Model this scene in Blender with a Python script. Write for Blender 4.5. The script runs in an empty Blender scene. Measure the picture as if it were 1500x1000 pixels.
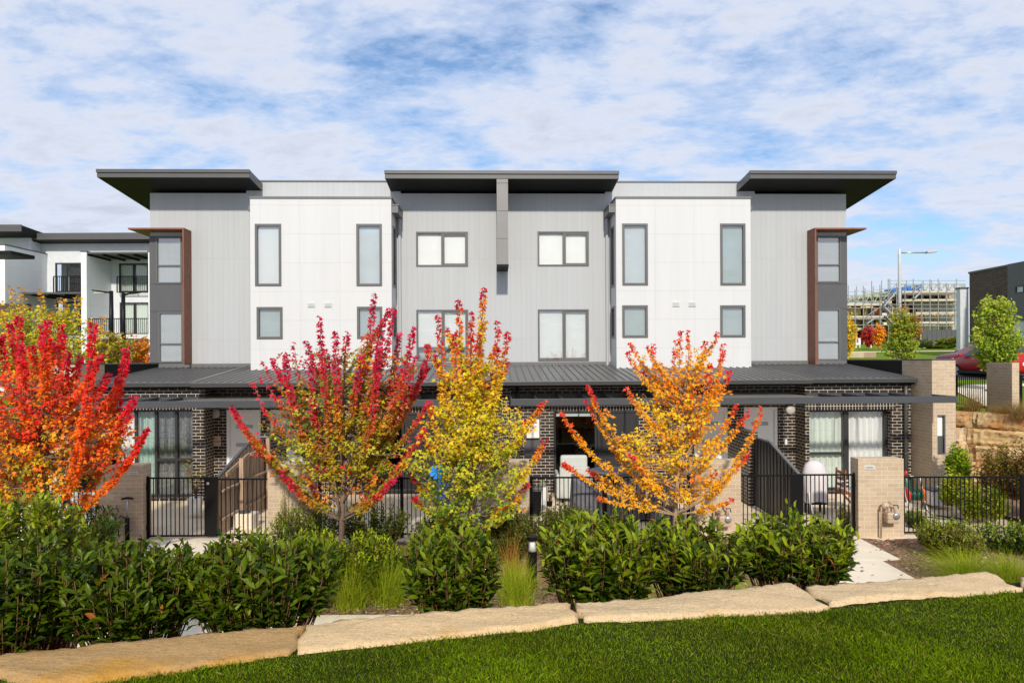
import bpy, math, random
import numpy as np
from mathutils import Vector

RND = random.Random(11)
NP = np.random.default_rng(5)
S = bpy.context.scene
COL = S.collection
EYE, RHO, TB, DU = 3.70, 0.005, 0.027, 21.8


# ------------------------------------------------------------------ survey helpers (photo measurement -> metres)
def UV(px, py):
    dx, dy = px - 750.0, py - 527.0
    return (dx - RHO * dy) / 1000.0, (dy + RHO * dx) / 1000.0


def at(px, py, D):
    u, v = UV(px, py)
    return (u * D, D, EYE - v * D)


def onz(px, py, z):
    u, v = UV(px, py)
    D = (EYE - z) / v
    return (u * D, D, z)


def bp(px, py, D):
    """x, z in the terrace's own (slightly turned) frame at local depth D"""
    u, v = UV(px, py)
    x = (u * D + (D - DU) * TB) / (1 - u * TB)
    return x, EYE - v * (D + x * TB)


def brect(x0, y0, x1, y1, D):
    my, mx = (y0 + y1) / 2, (x0 + x1) / 2
    return bp(x0, my, D)[0], bp(x1, my, D)[0], bp(mx, y1, D)[1], bp(mx, y0, D)[1]


# ------------------------------------------------------------------ materials
def nmat(name):
    m = bpy.data.materials.new(name)
    m.use_nodes = True
    nt = m.node_tree
    b = nt.nodes['Principled BSDF']
    return m, nt, b


def N(nt, kind, **kw):
    n = nt.nodes.new(kind)
    for k, v in kw.items():
        if k in n.inputs:
            n.inputs[k].default_value = v
        else:
            setattr(n, k, v)
    return n


def L(nt, a, b):
    nt.links.new(a, b)


def mixc(nt, fac, a, b, blend='MIX'):
    n = nt.nodes.new('ShaderNodeMix')
    n.data_type = 'RGBA'
    n.blend_type = blend
    for i, v in ((0, fac), (6, a), (7, b)):
        if hasattr(v, 'links') or hasattr(v, 'is_linked'):
            L(nt, v, n.inputs[i])
        elif i == 0:
            n.inputs[0].default_value = v
        else:
            n.inputs[i].default_value = (*v[:3], 1)
    return n.outputs[2]


def ramp(nt, fac, stops, interp='LINEAR'):
    r = nt.nodes.new('ShaderNodeValToRGB')
    r.color_ramp.interpolation = interp
    e = r.color_ramp.elements
    while len(e) < len(stops):
        e.new(0.5)
    for k, (p, c) in enumerate(stops):
        e[k].position = p
        e[k].color = (*c, 1) if len(c) == 3 else c
    L(nt, fac, r.inputs[0])
    return r.outputs[0]


def math_(nt, op, a, b=None, clamp=False):
    n = nt.nodes.new('ShaderNodeMath')
    n.operation = op
    n.use_clamp = clamp
    for i, v in enumerate((a, b)):
        if v is None:
            continue
        if hasattr(v, 'is_linked'):
            L(nt, v, n.inputs[i])
        else:
            n.inputs[i].default_value = v
    return n.outputs[0]


def bump(nt, b, h, strength=0.3, dist=0.01):
    n = nt.nodes.new('ShaderNodeBump')
    n.inputs['Strength'].default_value = strength
    n.inputs['Distance'].default_value = dist
    L(nt, h, n.inputs['Height'])
    L(nt, n.outputs[0], b.inputs['Normal'])


def plain(name, col, rough=0.5, metal=0.0, var=0.06, vscale=3.0, spec=0.5, bmp=0.0, bscale=60):
    m, nt, b = nmat(name)
    tc = N(nt, 'ShaderNodeTexCoord')
    no = N(nt, 'ShaderNodeTexNoise', Scale=vscale, Detail=5.0, Roughness=0.6)
    L(nt, tc.outputs['Object'], no.inputs['Vector'])
    lo = tuple(c * (1 - var) for c in col)
    hi = tuple(min(1, c * (1 + var)) for c in col)
    L(nt, ramp(nt, no.outputs[0], [(0.3, lo), (0.7, hi)]), b.inputs['Base Color'])
    b.inputs['Roughness'].default_value = rough
    b.inputs['Metallic'].default_value = metal
    b.inputs['Specular IOR Level'].default_value = spec
    if bmp:
        n2 = N(nt, 'ShaderNodeTexNoise', Scale=bscale, Detail=4.0)
        L(nt, tc.outputs['Object'], n2.inputs['Vector'])
        bump(nt, b, n2.outputs[0], bmp, 0.01)
    return m


def facevec(nt):
    """u,v on the face plane in metres from object coordinates"""
    tc = N(nt, 'ShaderNodeTexCoord')
    p = N(nt, 'ShaderNodeSeparateXYZ')
    n = N(nt, 'ShaderNodeSeparateXYZ')
    L(nt, tc.outputs['Object'], p.inputs[0])
    L(nt, tc.outputs['Normal'], n.inputs[0])
    sx = math_(nt, 'GREATER_THAN', math_(nt, 'ABSOLUTE', n.outputs[0]), 0.6)
    sz = math_(nt, 'GREATER_THAN', math_(nt, 'ABSOLUTE', n.outputs[2]), 0.6)
    def sel(f, a, b):
        k = nt.nodes.new('ShaderNodeMix')
        L(nt, f, k.inputs[0]); L(nt, a, k.inputs[2]); L(nt, b, k.inputs[3])
        return k.outputs[0]
    u = sel(sx, p.outputs[0], p.outputs[1])
    v = sel(sz, p.outputs[2], p.outputs[1])
    c = N(nt, 'ShaderNodeCombineXYZ')
    L(nt, u, c.inputs[0]); L(nt, v, c.inputs[1])
    return c.outputs[0], tc


def brick(name, c1, c2, mortar, w=0.24, h=0.086, ms=0.011, rough=0.75, off=0.5, stain=0.12, spec=0.3):
    m, nt, b = nmat(name)
    vec, tc = facevec(nt)
    t = N(nt, 'ShaderNodeTexBrick')
    t.offset = off
    L(nt, vec, t.inputs['Vector'])
    t.inputs['Color1'].default_value = (*c1, 1)
    t.inputs['Color2'].default_value = (*c2, 1)
    t.inputs['Mortar'].default_value = (*mortar, 1)
    t.inputs['Scale'].default_value = 1.0
    t.inputs['Brick Width'].default_value = w
    t.inputs['Row Height'].default_value = h
    t.inputs['Mortar Size'].default_value = ms / 2
    t.inputs['Mortar Smooth'].default_value = 0.15
    no = N(nt, 'ShaderNodeTexNoise', Scale=2.2, Detail=7.0, Roughness=0.65)
    L(nt, tc.outputs['Object'], no.inputs['Vector'])
    f = N(nt, 'ShaderNodeTexNoise', Scale=45.0, Detail=3.0)
    L(nt, tc.outputs['Object'], f.inputs['Vector'])
    k = ramp(nt, no.outputs[0], [(0.3, (1 - stain,) * 3), (0.75, (1 + stain * .5,) * 3)])
    k2 = ramp(nt, f.outputs[0], [(0.3, (0.88,) * 3), (0.7, (1.1,) * 3)])
    c = mixc(nt, 1.0, t.outputs[0], k, 'MULTIPLY')
    c = mixc(nt, 1.0, c, k2, 'MULTIPLY')
    L(nt, c, b.inputs['Base Color'])
    b.inputs['Roughness'].default_value = rough
    b.inputs['Specular IOR Level'].default_value = spec
    bump(nt, b, math_(nt, 'ADD', math_(nt, 'MULTIPLY', t.outputs[1], -1.0), math_(nt, 'MULTIPLY', f.outputs[0], .25)), 0.6, 0.006)
    return m


def panel(name, col, w, h, groove=0.012, dark=0.75, off=0.0, rough=0.55, ox=0.0, oz=0.0, var=0.03):
    """flat cladding with grooves"""
    m, nt, b = nmat(name)
    vec, tc = facevec(nt)
    mp = N(nt, 'ShaderNodeMapping')
    mp.inputs['Location'].default_value = (ox, oz, 0)
    L(nt, vec, mp.inputs[0])
    t = N(nt, 'ShaderNodeTexBrick')
    t.offset = off
    L(nt, mp.outputs[0], t.inputs['Vector'])
    t.inputs['Color1'].default_value = (*[c * (1 - var) for c in col], 1)
    t.inputs['Color2'].default_value = (*col, 1)
    t.inputs['Mortar'].default_value = (*[c * dark for c in col], 1)
    t.inputs['Scale'].default_value = 1.0
    t.inputs['Brick Width'].default_value = w
    t.inputs['Row Height'].default_value = h
    t.inputs['Mortar Size'].default_value = groove / 2
    t.inputs['Mortar Smooth'].default_value = 0.3
    no = N(nt, 'ShaderNodeTexNoise', Scale=0.9, Detail=8.0, Roughness=0.7)
    mp2 = N(nt, 'ShaderNodeMapping')
    mp2.inputs['Scale'].default_value = (5, 5, 0.3)
    L(nt, tc.outputs['Object'], mp2.inputs[0])
    L(nt, mp2.outputs[0], no.inputs['Vector'])
    k = ramp(nt, no.outputs[0], [(0.28, (0.955, 0.953, 0.945)), (0.6, (1.01,) * 3)])
    L(nt, mixc(nt, 1.0, t.outputs[0], k, 'MULTIPLY'), b.inputs['Base Color'])
    b.inputs['Roughness'].default_value = rough
    b.inputs['Specular IOR Level'].default_value = 0.25
    bump(nt, b, math_(nt, 'MULTIPLY', t.outputs[1], -1.0), 0.5, 0.006)
    return m


def leafmat(name, rough=0.45, trans=0.3, spec=0.4):
    m, nt, b = nmat(name)
    a = N(nt, 'ShaderNodeAttribute')
    a.attribute_name = 'Col'
    L(nt, a.outputs['Color'], b.inputs['Base Color'])
    b.inputs['Roughness'].default_value = rough
    b.inputs['Specular IOR Level'].default_value = spec
    t = N(nt, 'ShaderNodeBsdfTranslucent')
    L(nt, a.outputs['Color'], t.inputs[0])
    mx = N(nt, 'ShaderNodeMixShader')
    mx.inputs[0].default_value = trans
    L(nt, b.outputs[0], mx.inputs[1])
    L(nt, t.outputs[0], mx.inputs[2])
    L(nt, mx.outputs[0], nt.nodes['Material Output'].inputs[0])
    return m


def glassmat(name, tint=(0.9, 0.95, 0.93), refl=0.12, rough=0.0):
    m = bpy.data.materials.new(name)
    m.use_nodes = True
    nt = m.node_tree
    nt.nodes.remove(nt.nodes['Principled BSDF'])
    tr = N(nt, 'ShaderNodeBsdfTransparent')
    tr.inputs[0].default_value = (*tint, 1)
    gl = N(nt, 'ShaderNodeBsdfGlossy')
    gl.inputs['Roughness'].default_value = rough
    lw = N(nt, 'ShaderNodeLayerWeight')
    lw.inputs[0].default_value = 0.2
    f = math_(nt, 'ADD', math_(nt, 'MULTIPLY', lw.outputs[1], 0.7), refl, True)
    tc = N(nt, 'ShaderNodeTexCoord')
    no = N(nt, 'ShaderNodeTexNoise', Scale=1.3, Detail=1.0)
    L(nt, tc.outputs['Object'], no.inputs['Vector'])
    bm = N(nt, 'ShaderNodeBump')
    bm.inputs['Strength'].default_value = 0.06
    bm.inputs['Distance'].default_value = 0.05
    L(nt, no.outputs[0], bm.inputs['Height'])
    L(nt, bm.outputs[0], gl.inputs['Normal'])
    mx = N(nt, 'ShaderNodeMixShader')
    L(nt, f, mx.inputs[0])
    L(nt, tr.outputs[0], mx.inputs[1])
    L(nt, gl.outputs[0], mx.inputs[2])
    L(nt, mx.outputs[0], nt.nodes['Material Output'].inputs[0])
    return m


M = {}
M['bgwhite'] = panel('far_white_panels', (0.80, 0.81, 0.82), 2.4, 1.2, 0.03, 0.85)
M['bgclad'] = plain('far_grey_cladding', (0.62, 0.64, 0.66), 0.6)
M['clad'] = panel('grey_cladding', (0.435, 0.45, 0.46), 0.165, 2.55, 0.010, 0.915, ox=0.03, oz=0.72)
M['white'] = panel('white_panels', (0.585, 0.59, 0.59), 1.2, 0.87, 0.012, 0.90, oz=0.3, ox=0.42, var=0.01)
M['dbrick'] = brick('dark_brick', (0.040, 0.030, 0.028), (0.022, 0.018, 0.018), (0.80, 0.70, 0.55), rough=0.5)
M['soldier'] = brick('soldier_brick', (0.040, 0.030, 0.028), (0.022, 0.018, 0.018), (0.80, 0.70, 0.55), w=0.086, h=0.24, off=0.0)
M['cbrick'] = brick('cream_brick', (0.54, 0.425, 0.295), (0.47, 0.36, 0.245), (0.66, 0.56, 0.42), rough=0.85)
M['bbrick'] = brick('brown_brick', (0.10, 0.065, 0.05), (0.06, 0.04, 0.033), (0.2, 0.15, 0.12), w=0.3, h=0.1)
M['fascia'] = plain('charcoal_fascia', (0.085, 0.083, 0.081), 0.4)
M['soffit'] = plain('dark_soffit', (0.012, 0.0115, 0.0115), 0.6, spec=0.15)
M['trim'] = plain('grey_trim', (0.13, 0.13, 0.13), 0.45)
M['frame'] = plain('window_frame_grey', (0.105, 0.105, 0.102), 0.4)
M['dframe'] = plain('door_frame_dark', (0.026, 0.026, 0.028), 0.4)
M['char'] = plain('charcoal_panel', (0.080, 0.080, 0.084), 0.5)
M['fin'] = plain('warm_grey_panel', (0.20, 0.193, 0.19), 0.5)
M['corten'] = plain('rust_brown_steel', (0.20, 0.066, 0.031), 0.55, var=0.2, vscale=6)
M['glass'] = glassmat('clear_glass', (0.97, 0.98, 0.975), 0.07)
M['glassr'] = glassmat('sky_glass', (0.95, 0.975, 0.97), 0.27)
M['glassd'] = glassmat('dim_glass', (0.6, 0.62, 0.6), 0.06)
M['blind'] = plain('white_blind', (0.76, 0.77, 0.76), 0.8, var=0.03)
M['blindg'] = plain('grey_green_blind', (0.40, 0.47, 0.46), 0.8, var=0.05)
M['blindm'] = plain('mid_grey_blind', (0.58, 0.62, 0.63), 0.8, var=0.04)
M['curtain'] = plain('sheer_curtain', (0.62, 0.68, 0.62), 0.8, var=0.03)
M['lace'] = plain('grey_lace_curtain', (0.16, 0.17, 0.165), 0.8, var=0.5, vscale=16)
M['mint'] = plain('mint_lace_curtain', (0.36, 0.50, 0.45), 0.8, var=0.2, vscale=18)
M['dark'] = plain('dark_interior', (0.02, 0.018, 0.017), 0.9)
M['roof'] = plain('grey_metal_roof', (0.125, 0.122, 0.12), 0.4, metal=0.2, var=0.08, vscale=0.8)
M['gutter'] = plain('gutter_grey', (0.068, 0.067, 0.067), 0.4)
M['perg'] = plain('pergola_grey', (0.058, 0.062, 0.068), 0.4)
M['doorw'] = plain('white_door', (0.88, 0.88, 0.86), 0.4, var=0.01)
M['black'] = plain('black_powdercoat', (0.005, 0.005, 0.0055), 0.4, spec=0.2)
M['conc'] = plain('pale_concrete', (0.78, 0.68, 0.53), 0.85, var=0.06, vscale=1.2, bmp=0.15, bscale=90)
M['pave'] = plain('court_paving', (0.78, 0.64, 0.46), 0.85, var=0.10, vscale=1.5)
M['plate'] = plain('pale_plate', (0.55, 0.58, 0.55), 0.4)
M['plate2'] = plain('plate_mark', (0.25, 0.28, 0.27), 0.4)
M['metal'] = plain('galvanised_steel', (0.45, 0.46, 0.47), 0.35, metal=0.7)
M['whitep'] = plain('white_plastic', (0.78, 0.78, 0.76), 0.4, var=0.02)
M['meter'] = plain('beige_meter', (0.48, 0.36, 0.25), 0.45)
M['red'] = plain('red_plastic', (0.55, 0.03, 0.02), 0.35)
M['orange'] = plain('orange_plastic', (0.7, 0.14, 0.02), 0.4)
M['hose'] = plain('green_hose', (0.01, 0.08, 0.05), 0.4)
M['cover'] = plain('grey_furniture_cover', (0.13, 0.13, 0.15), 0.7, var=0.15, vscale=5)
M['bbqc'] = plain('pale_bbq_cover', (0.62, 0.57, 0.58), 0.7, var=0.06, vscale=4)
M['sofa'] = plain('pale_sofa_fabric', (0.50, 0.52, 0.48), 0.8)
M['blue'] = plain('bright_blue', (0.01, 0.22, 0.62), 0.4, var=0.2)
M['tarp'] = plain('blue_tarp', (0.03, 0.16, 0.5), 0.5, var=0.3, vscale=2)
M['bark'] = plain('brown_bark', (0.20, 0.135, 0.095), 0.9, var=0.3, vscale=14, bmp=0.6, bscale=40)
M['barkp'] = plain('pale_bark', (0.36, 0.25, 0.16), 0.85, var=0.25, vscale=14, bmp=0.5, bscale=40)
M['stem'] = plain('reddish_stem', (0.15, 0.062, 0.022), 0.7, var=0.2, vscale=20)
M['leaf'] = leafmat('autumn_leaf', 0.5, 0.35, 0.3)
M['laurel'] = leafmat('glossy_leaf', 0.30, 0.18, 0.12)
M['grassb'] = leafmat('grass_blade', 0.6, 0.3, 0.05)
M['redcar'] = plain('dark_red_paint', (0.14, 0.003, 0.012), 0.32, var=0.03, spec=0.35)
M['redcar2'] = plain('bright_red_paint', (0.42, 0.008, 0.012), 0.3, var=0.03, spec=0.4)
M['carglass'] = plain('car_window', (0.02, 0.03, 0.028), 0.05, spec=0.8)
M['tyre'] = plain('tyre_rubber', (0.012, 0.012, 0.012), 0.8)
M['timberp'] = plain('pale_new_timber', (0.55, 0.42, 0.18), 0.8, var=0.2)
M['frost'] = plain('frosted_lamp_glass', (0.50, 0.46, 0.44), 0.4)
M['asph'] = plain('asphalt', (0.06, 0.06, 0.062), 0.9, var=0.15, vscale=2)
M['soil'] = plain('black_soil', (0.02, 0.014, 0.01), 0.95)


def polymat():
    m, nt, b = nmat('grey_polycarbonate')
    b.inputs['Base Color'].default_value = (.22, .22, .22, 1)
    b.inputs['Roughness'].default_value = .4
    t_ = N(nt, 'ShaderNodeBsdfTranslucent')
    t_.inputs[0].default_value = (.85, .83, .80, 1)
    mx = N(nt, 'ShaderNodeMixShader')
    mx.inputs[0].default_value = .55
    L(nt, b.outputs[0], mx.inputs[1]); L(nt, t_.outputs[0], mx.inputs[2])
    L(nt, mx.outputs[0], nt.nodes['Material Output'].inputs[0])
    return m


M['polycarb'] = polymat()


def woodmat():
    m, nt, b = nmat('weathered_paling')
    tc = N(nt, 'ShaderNodeTexCoord')
    mp = N(nt, 'ShaderNodeMapping')
    mp.inputs['Scale'].default_value = (9, 9, 0.7)
    L(nt, tc.outputs['Object'], mp.inputs[0])
    no = N(nt, 'ShaderNodeTexNoise', Scale=2.0, Detail=6.0)
    L(nt, mp.outputs[0], no.inputs['Vector'])
    L(nt, ramp(nt, no.outputs[0], [(0.3, (0.24, 0.155, 0.10)), (0.7, (0.56, 0.41, 0.28))]), b.inputs['Base Color'])
    b.inputs['Roughness'].default_value = 0.85
    bump(nt, b, no.outputs[0], 0.4, 0.01)
    return m


M['wood'] = woodmat()


def stonemat(name, base, rust, rustamt, dark):
    m, nt, b = nmat(name)
    tc = N(nt, 'ShaderNodeTexCoord')
    mp = N(nt, 'ShaderNodeMapping')
    mp.inputs['Rotation'].default_value = (0, 0, -0.75)
    mp.inputs['Scale'].default_value = (2.0, 7.0, 4.0)
    L(nt, tc.outputs['Object'], mp.inputs[0])
    n1 = N(nt, 'ShaderNodeTexNoise', Scale=5.0, Detail=9.0, Roughness=0.7)
    L(nt, mp.outputs[0], n1.inputs['Vector'])
    n2 = N(nt, 'ShaderNodeTexNoise', Scale=1.3, Detail=4.0, Roughness=0.6)
    L(nt, tc.outputs['Object'], n2.inputs['Vector'])
    n3 = N(nt, 'ShaderNodeTexNoise', Scale=70.0, Detail=5.0, Roughness=0.7)
    L(nt, tc.outputs['Object'], n3.inputs['Vector'])
    c = mixc(nt, ramp(nt, n2.outputs[0], [(0.62 - rustamt, (0, 0, 0)), (0.72 - rustamt * .6, (1, 1, 1))]), base, rust)
    c = mixc(nt, ramp(nt, n1.outputs[0], [(0.30, (0.6, 0.6, 0.6)), (0.42, (0, 0, 0))]), c, dark)
    c = mixc(nt, 0.85, c, ramp(nt, n3.outputs[0], [(0.3, (0.72, 0.69, 0.65)), (0.6, (1.15, 1.15, 1.15))]), 'MULTIPLY')
    L(nt, c, b.inputs['Base Color'])
    b.inputs['Roughness'].default_value = 0.9
    b.inputs['Specular IOR Level'].default_value = 0.2
    h = math_(nt, 'ADD', n1.outputs[0], math_(nt, 'MULTIPLY', n3.outputs[0], 0.35))
    bump(nt, b, h, 0.7, 0.02)
    return m


M['stone1'] = stonemat('shaded_amber_sandstone', (0.42, 0.265, 0.115), (0.46, 0.24, 0.045), 0.15, (0.12, 0.07, 0.03))  # amber stone, deepened so its colour carries the left foreground's shade
M['stone2'] = stonemat('cream_sandstone', (0.63, 0.455, 0.25), (0.55, 0.345, 0.14), 0.07, (0.26, 0.18, 0.10))
M['stone3'] = stonemat('pale_sandstone', (0.62, 0.46, 0.27), (0.54, 0.36, 0.17), 0.06, (0.30, 0.22, 0.14))
M['block2'] = stonemat('golden_sandstone_block', (0.62, 0.44, 0.22), (0.50, 0.25, 0.06), 0.12, (0.34, 0.19, 0.07))
M['block3'] = stonemat('pale_sandstone_block', (0.66, 0.52, 0.34), (0.48, 0.21, 0.05), 0.10, (0.45, 0.32, 0.18))
M['block'] = stonemat('rusty_sandstone_block', (0.56, 0.40, 0.21), (0.46, 0.18, 0.035), 0.16, (0.34, 0.18, 0.07))


def groundmat(name, cols, scale, bmp=0.5, fine=60):
    m, nt, b = nmat(name)
    tc = N(nt, 'ShaderNodeTexCoord')
    n1 = N(nt, 'ShaderNodeTexNoise', Scale=scale, Detail=8.0, Roughness=0.7)
    L(nt, tc.outputs['Object'], n1.inputs['Vector'])
    n2 = N(nt, 'ShaderNodeTexVoronoi', Scale=fine)
    L(nt, tc.outputs['Object'], n2.inputs['Vector'])
    c = ramp(nt, n1.outputs[0], [(0.25 + 0.5 * i / (len(cols) - 1), k) for i, k in enumerate(cols)])
    c = mixc(nt, 0.7, c, ramp(nt, n2.outputs[0], [(0.1, (1.2,) * 3), (0.6, (0.6,) * 3)]), 'MULTIPLY')
    L(nt, c, b.inputs['Base Color'])
    b.inputs['Roughness'].default_value = 0.95
    b.inputs['Specular IOR Level'].default_value = 0.1
    bump(nt, b, n2.outputs[0], bmp, 0.03)
    return m


M['turf'] = groundmat('lawn_soil', [(0.012, 0.020, 0.002), (0.025, 0.036, 0.004), (0.055, 0.055, 0.010)], 6)
M['field'] = groundmat('verge_grass', [(0.12, 0.20, 0.010), (0.17, 0.26, 0.012), (0.24, 0.29, 0.025)], 1.2, 0.3, 25)
M['mulch'] = groundmat('bark_mulch', [(0.20, 0.11, 0.075), (0.36, 0.22, 0.15), (0.55, 0.40, 0.30)], 9, 0.9, 40)


# ------------------------------------------------------------------ mesh builder
class MB:
    def __init__(s):
        s.v, s.f, s.mi, s.cur = [], [], [], 0

    def face(s, pts):
        i = len(s.v)
        s.v += [tuple(p) for p in pts]
        s.f.append(tuple(range(i, i + len(pts))))
        s.mi.append(s.cur)
        return s

    def mesh(s, vs, fs):
        i = len(s.v)
        s.v += [tuple(p) for p in vs]
        for f in fs:
            s.f.append(tuple(i + k for k in f))
            s.mi.append(s.cur)
        return s

    def hexa(s, c):
        return s.mesh(c, [(3, 2, 1, 0), (4, 5, 6, 7), (0, 1, 5, 4), (1, 2, 6, 5), (2, 3, 7, 6), (3, 0, 4, 7)])

    def box(s, x0, x1, y0, y1, z0, z1):
        x0, x1 = min(x0, x1), max(x0, x1); y0, y1 = min(y0, y1), max(y0, y1); z0, z1 = min(z0, z1), max(z0, z1)
        return s.hexa([(x0, y0, z0), (x1, y0, z0), (x1, y1, z0), (x0, y1, z0),
                       (x0, y0, z1), (x1, y0, z1), (x1, y1, z1), (x0, y1, z1)])

    def bar(s, p0, p1, w, h, up=(0, 0, 1)):
        a, b = Vector(p0), Vector(p1)
        d = (b - a).normalized()
        u = Vector(up)
        if abs(d.dot(u)) > 0.98:
            u = Vector((0, 1, 0))
        r = d.cross(u).normalized() * w / 2
        u = r.cross(d).normalized() * h / 2
        return s.hexa([a - r - u, b - r - u, b + r - u, a + r - u, a - r + u, b - r + u, b + r + u, a + r + u])

    def prism(s, pts, off):
        n = len(pts)
        o = Vector(off)
        vs = [Vector(p) for p in pts] + [Vector(p) + o for p in pts]
        fs = [tuple(range(n))[::-1], tuple(range(n, 2 * n))]
        fs += [(i, (i + 1) % n, n + (i + 1) % n, n + i) for i in range(n)]
        return s.mesh(vs, fs)

    def tube(s, pts, rads, n=6, cap=True):
        pts = [Vector(p) for p in pts]
        if not hasattr(rads, '__len__'):
            rads = [rads] * len(pts)
        vs, fs = [], []
        for i, p in enumerate(pts):
            d = (pts[min(i + 1, len(pts) - 1)] - pts[max(i - 1, 0)]).normalized()
            u = Vector((1, 0, 0)) if abs(d.x) < 0.8 else Vector((0, 1, 0))
            a = d.cross(u).normalized()
            b = d.cross(a).normalized()
            for k in range(n):
                t = 2 * math.pi * k / n
                vs.append(p + (a * math.cos(t) + b * math.sin(t)) * rads[i])
        for i in range(len(pts) - 1):
            for k in range(n):
                fs.append((i * n + k, i * n + (k + 1) % n, (i + 1) * n + (k + 1) % n, (i + 1) * n + k))
        if cap:
            fs.append(tuple(range(n))[::-1])
            fs.append(tuple(range((len(pts) - 1) * n, len(pts) * n)))
        return s.mesh(vs, fs)

    def lathe(s, c, prof, n=16, axis='z'):
        vs, fs = [], []
        for r, h in prof:
            for k in range(n):
                t = 2 * math.pi * k / n
                a, b = r * math.cos(t), r * math.sin(t)
                q = (a, b, h) if axis == 'z' else ((a, h, b) if axis == 'y' else (h, a, b))
                vs.append((c[0] + q[0], c[1] + q[1], c[2] + q[2]))
        for i in range(len(prof) - 1):
            for k in range(n):
                fs.append((i * n + k, i * n + (k + 1) % n, (i + 1) * n + (k + 1) % n, (i + 1) * n + k))
        fs.append(tuple(range(n))[::-1])
        fs.append(tuple(range((len(prof) - 1) * n, len(prof) * n)))
        return s.mesh(vs, fs)


ORG = {}


def setp(o, label=None, cat=None, group=None, kind=None):
    if label: o['label'] = label
    if cat: o['category'] = cat
    if group: o['group'] = group
    if kind: o['kind'] = kind
    return o


def thing(name, label, cat, loc=(0, 0, 0), group=None, rotz=0.0):
    o = bpy.data.objects.new(name, None)
    o.empty_display_size = 0.2
    COL.objects.link(o)
    o.location = loc
    o.rotation_euler = (0, 0, rotz)
    setp(o, label, cat, group)
    ORG[o] = Vector(loc)
    return o


def link_mesh(name, me, parent, loc):
    o = bpy.data.objects.new(name, me)
    COL.objects.link(o)
    if parent is not None:
        o.parent = parent
        ORG[o] = ORG[parent]
    else:
        o.location = loc
        ORG[o] = Vector(loc)
    return o


def build(mb, name, mats, parent=None, loc=(0, 0, 0), smooth=False, bevel=0.0, label=None, fix=True):
    org = ORG[parent] if parent is not None else Vector(loc)
    me = bpy.data.meshes.new(name)
    me.from_pydata([tuple(Vector(v) - org) for v in mb.v], [], mb.f)
    if not isinstance(mats, (list, tuple)):
        mats = [mats]
    for m in mats:
        me.materials.append(m)
    if len(mats) > 1:
        me.polygons.foreach_set('material_index', mb.mi)
    if fix:
        import bmesh
        bm = bmesh.new(); bm.from_mesh(me)
        bmesh.ops.recalc_face_normals(bm, faces=bm.faces)
        bm.to_mesh(me); bm.free()
    if smooth:
        me.polygons.foreach_set('use_smooth', [True] * len(me.polygons))
    me.update()
    o = link_mesh(name, me, parent, loc)
    if bevel:
        md = o.modifiers.new('bevel', 'BEVEL')
        md.width = bevel
        md.segments = 2
        md.limit_method = 'ANGLE'
    if label:
        o['label'] = label
    return o


def text(body, name, size, mat, parent, pos, rot=(math.pi / 2, 0, 0), shear=0.0, align='CENTER'):
    cu = bpy.data.curves.new(name, 'FONT')
    cu.body = body
    cu.size = size
    cu.shear = shear
    cu.align_x = align
    cu.align_y = 'CENTER'
    cu.extrude = 0.002
    cu.materials.append(mat)
    tmp = bpy.data.objects.new(name, cu)
    COL.objects.link(tmp)
    me = bpy.data.meshes.new_from_object(tmp.evaluated_get(bpy.context.evaluated_depsgraph_get()))
    bpy.data.objects.remove(tmp)
    me.name = name
    o = bpy.data.objects.new(name, me)
    COL.objects.link(o)
    o.parent = parent
    ORG[o] = ORG[parent]
    o.location = Vector(pos) - ORG[parent]
    o.rotation_euler = rot
    return o


# ------------------------------------------------------------------ leaf clouds (numpy)
MAPLE = (np.array([[0, 0, 0], [.28, .46, -.05], [.46, .2, .02], [1, 0, -.12], [.46, -.2, .02], [.28, -.46, -.05]]),
         [(0, 1, 2), (0, 2, 3), (0, 3, 4), (0, 4, 5)])
OVAL = (np.array([[0, 0, 0], [.3, .155, .045], [.68, .15, .01], [1, 0, -.22], [.68, -.15, .01], [.3, -.155, .045], [.5, 0, -.01]]),
        [(0, 6, 1), (1, 6, 2), (2, 6, 3), (3, 6, 4), (4, 6, 5), (5, 6, 0)])
KITE = (np.array([[0, 0, 0], [.45, .3, .05], [1, 0, -.08], [.45, -.3, .05]]), [(0, 1, 2), (0, 2, 3)])
NEEDLE = (np.array([[0, 0, 0], [.5, .1, 0], [1, 0, 0], [.5, -.1, 0]]), [(0, 1, 2), (0, 2, 3)])


def nrm(a):
    return a / np.maximum(np.linalg.norm(a, axis=1, keepdims=True), 1e-9)


def leafcloud(name, P, Dv, Nv, size, colr, tmpl, mat, parent, smooth=False):
    tv, tf = tmpl
    n, k = len(P), len(tv)
    Dv = nrm(Dv)
    Sv = nrm(np.cross(Nv, Dv))
    Nn = np.cross(Dv, Sv)
    sz = size[:, None, None]
    V = P[:, None, :] + sz * (tv[None, :, 0, None] * Dv[:, None, :] + tv[None, :, 1, None] * Sv[:, None, :] + tv[None, :, 2, None] * Nn[:, None, :])
    V = V.reshape(-1, 3) - np.array(ORG[parent])
    F = (np.arange(n)[:, None, None] * k + np.array(tf)[None]).reshape(-1, 3)
    C = np.ones((n * k, 4), np.float32)
    C[:, :3] = np.repeat(np.clip(colr, 0, 1), k, axis=0)
    return rawmesh(name, V, F, C, mat, parent, smooth)


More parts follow.
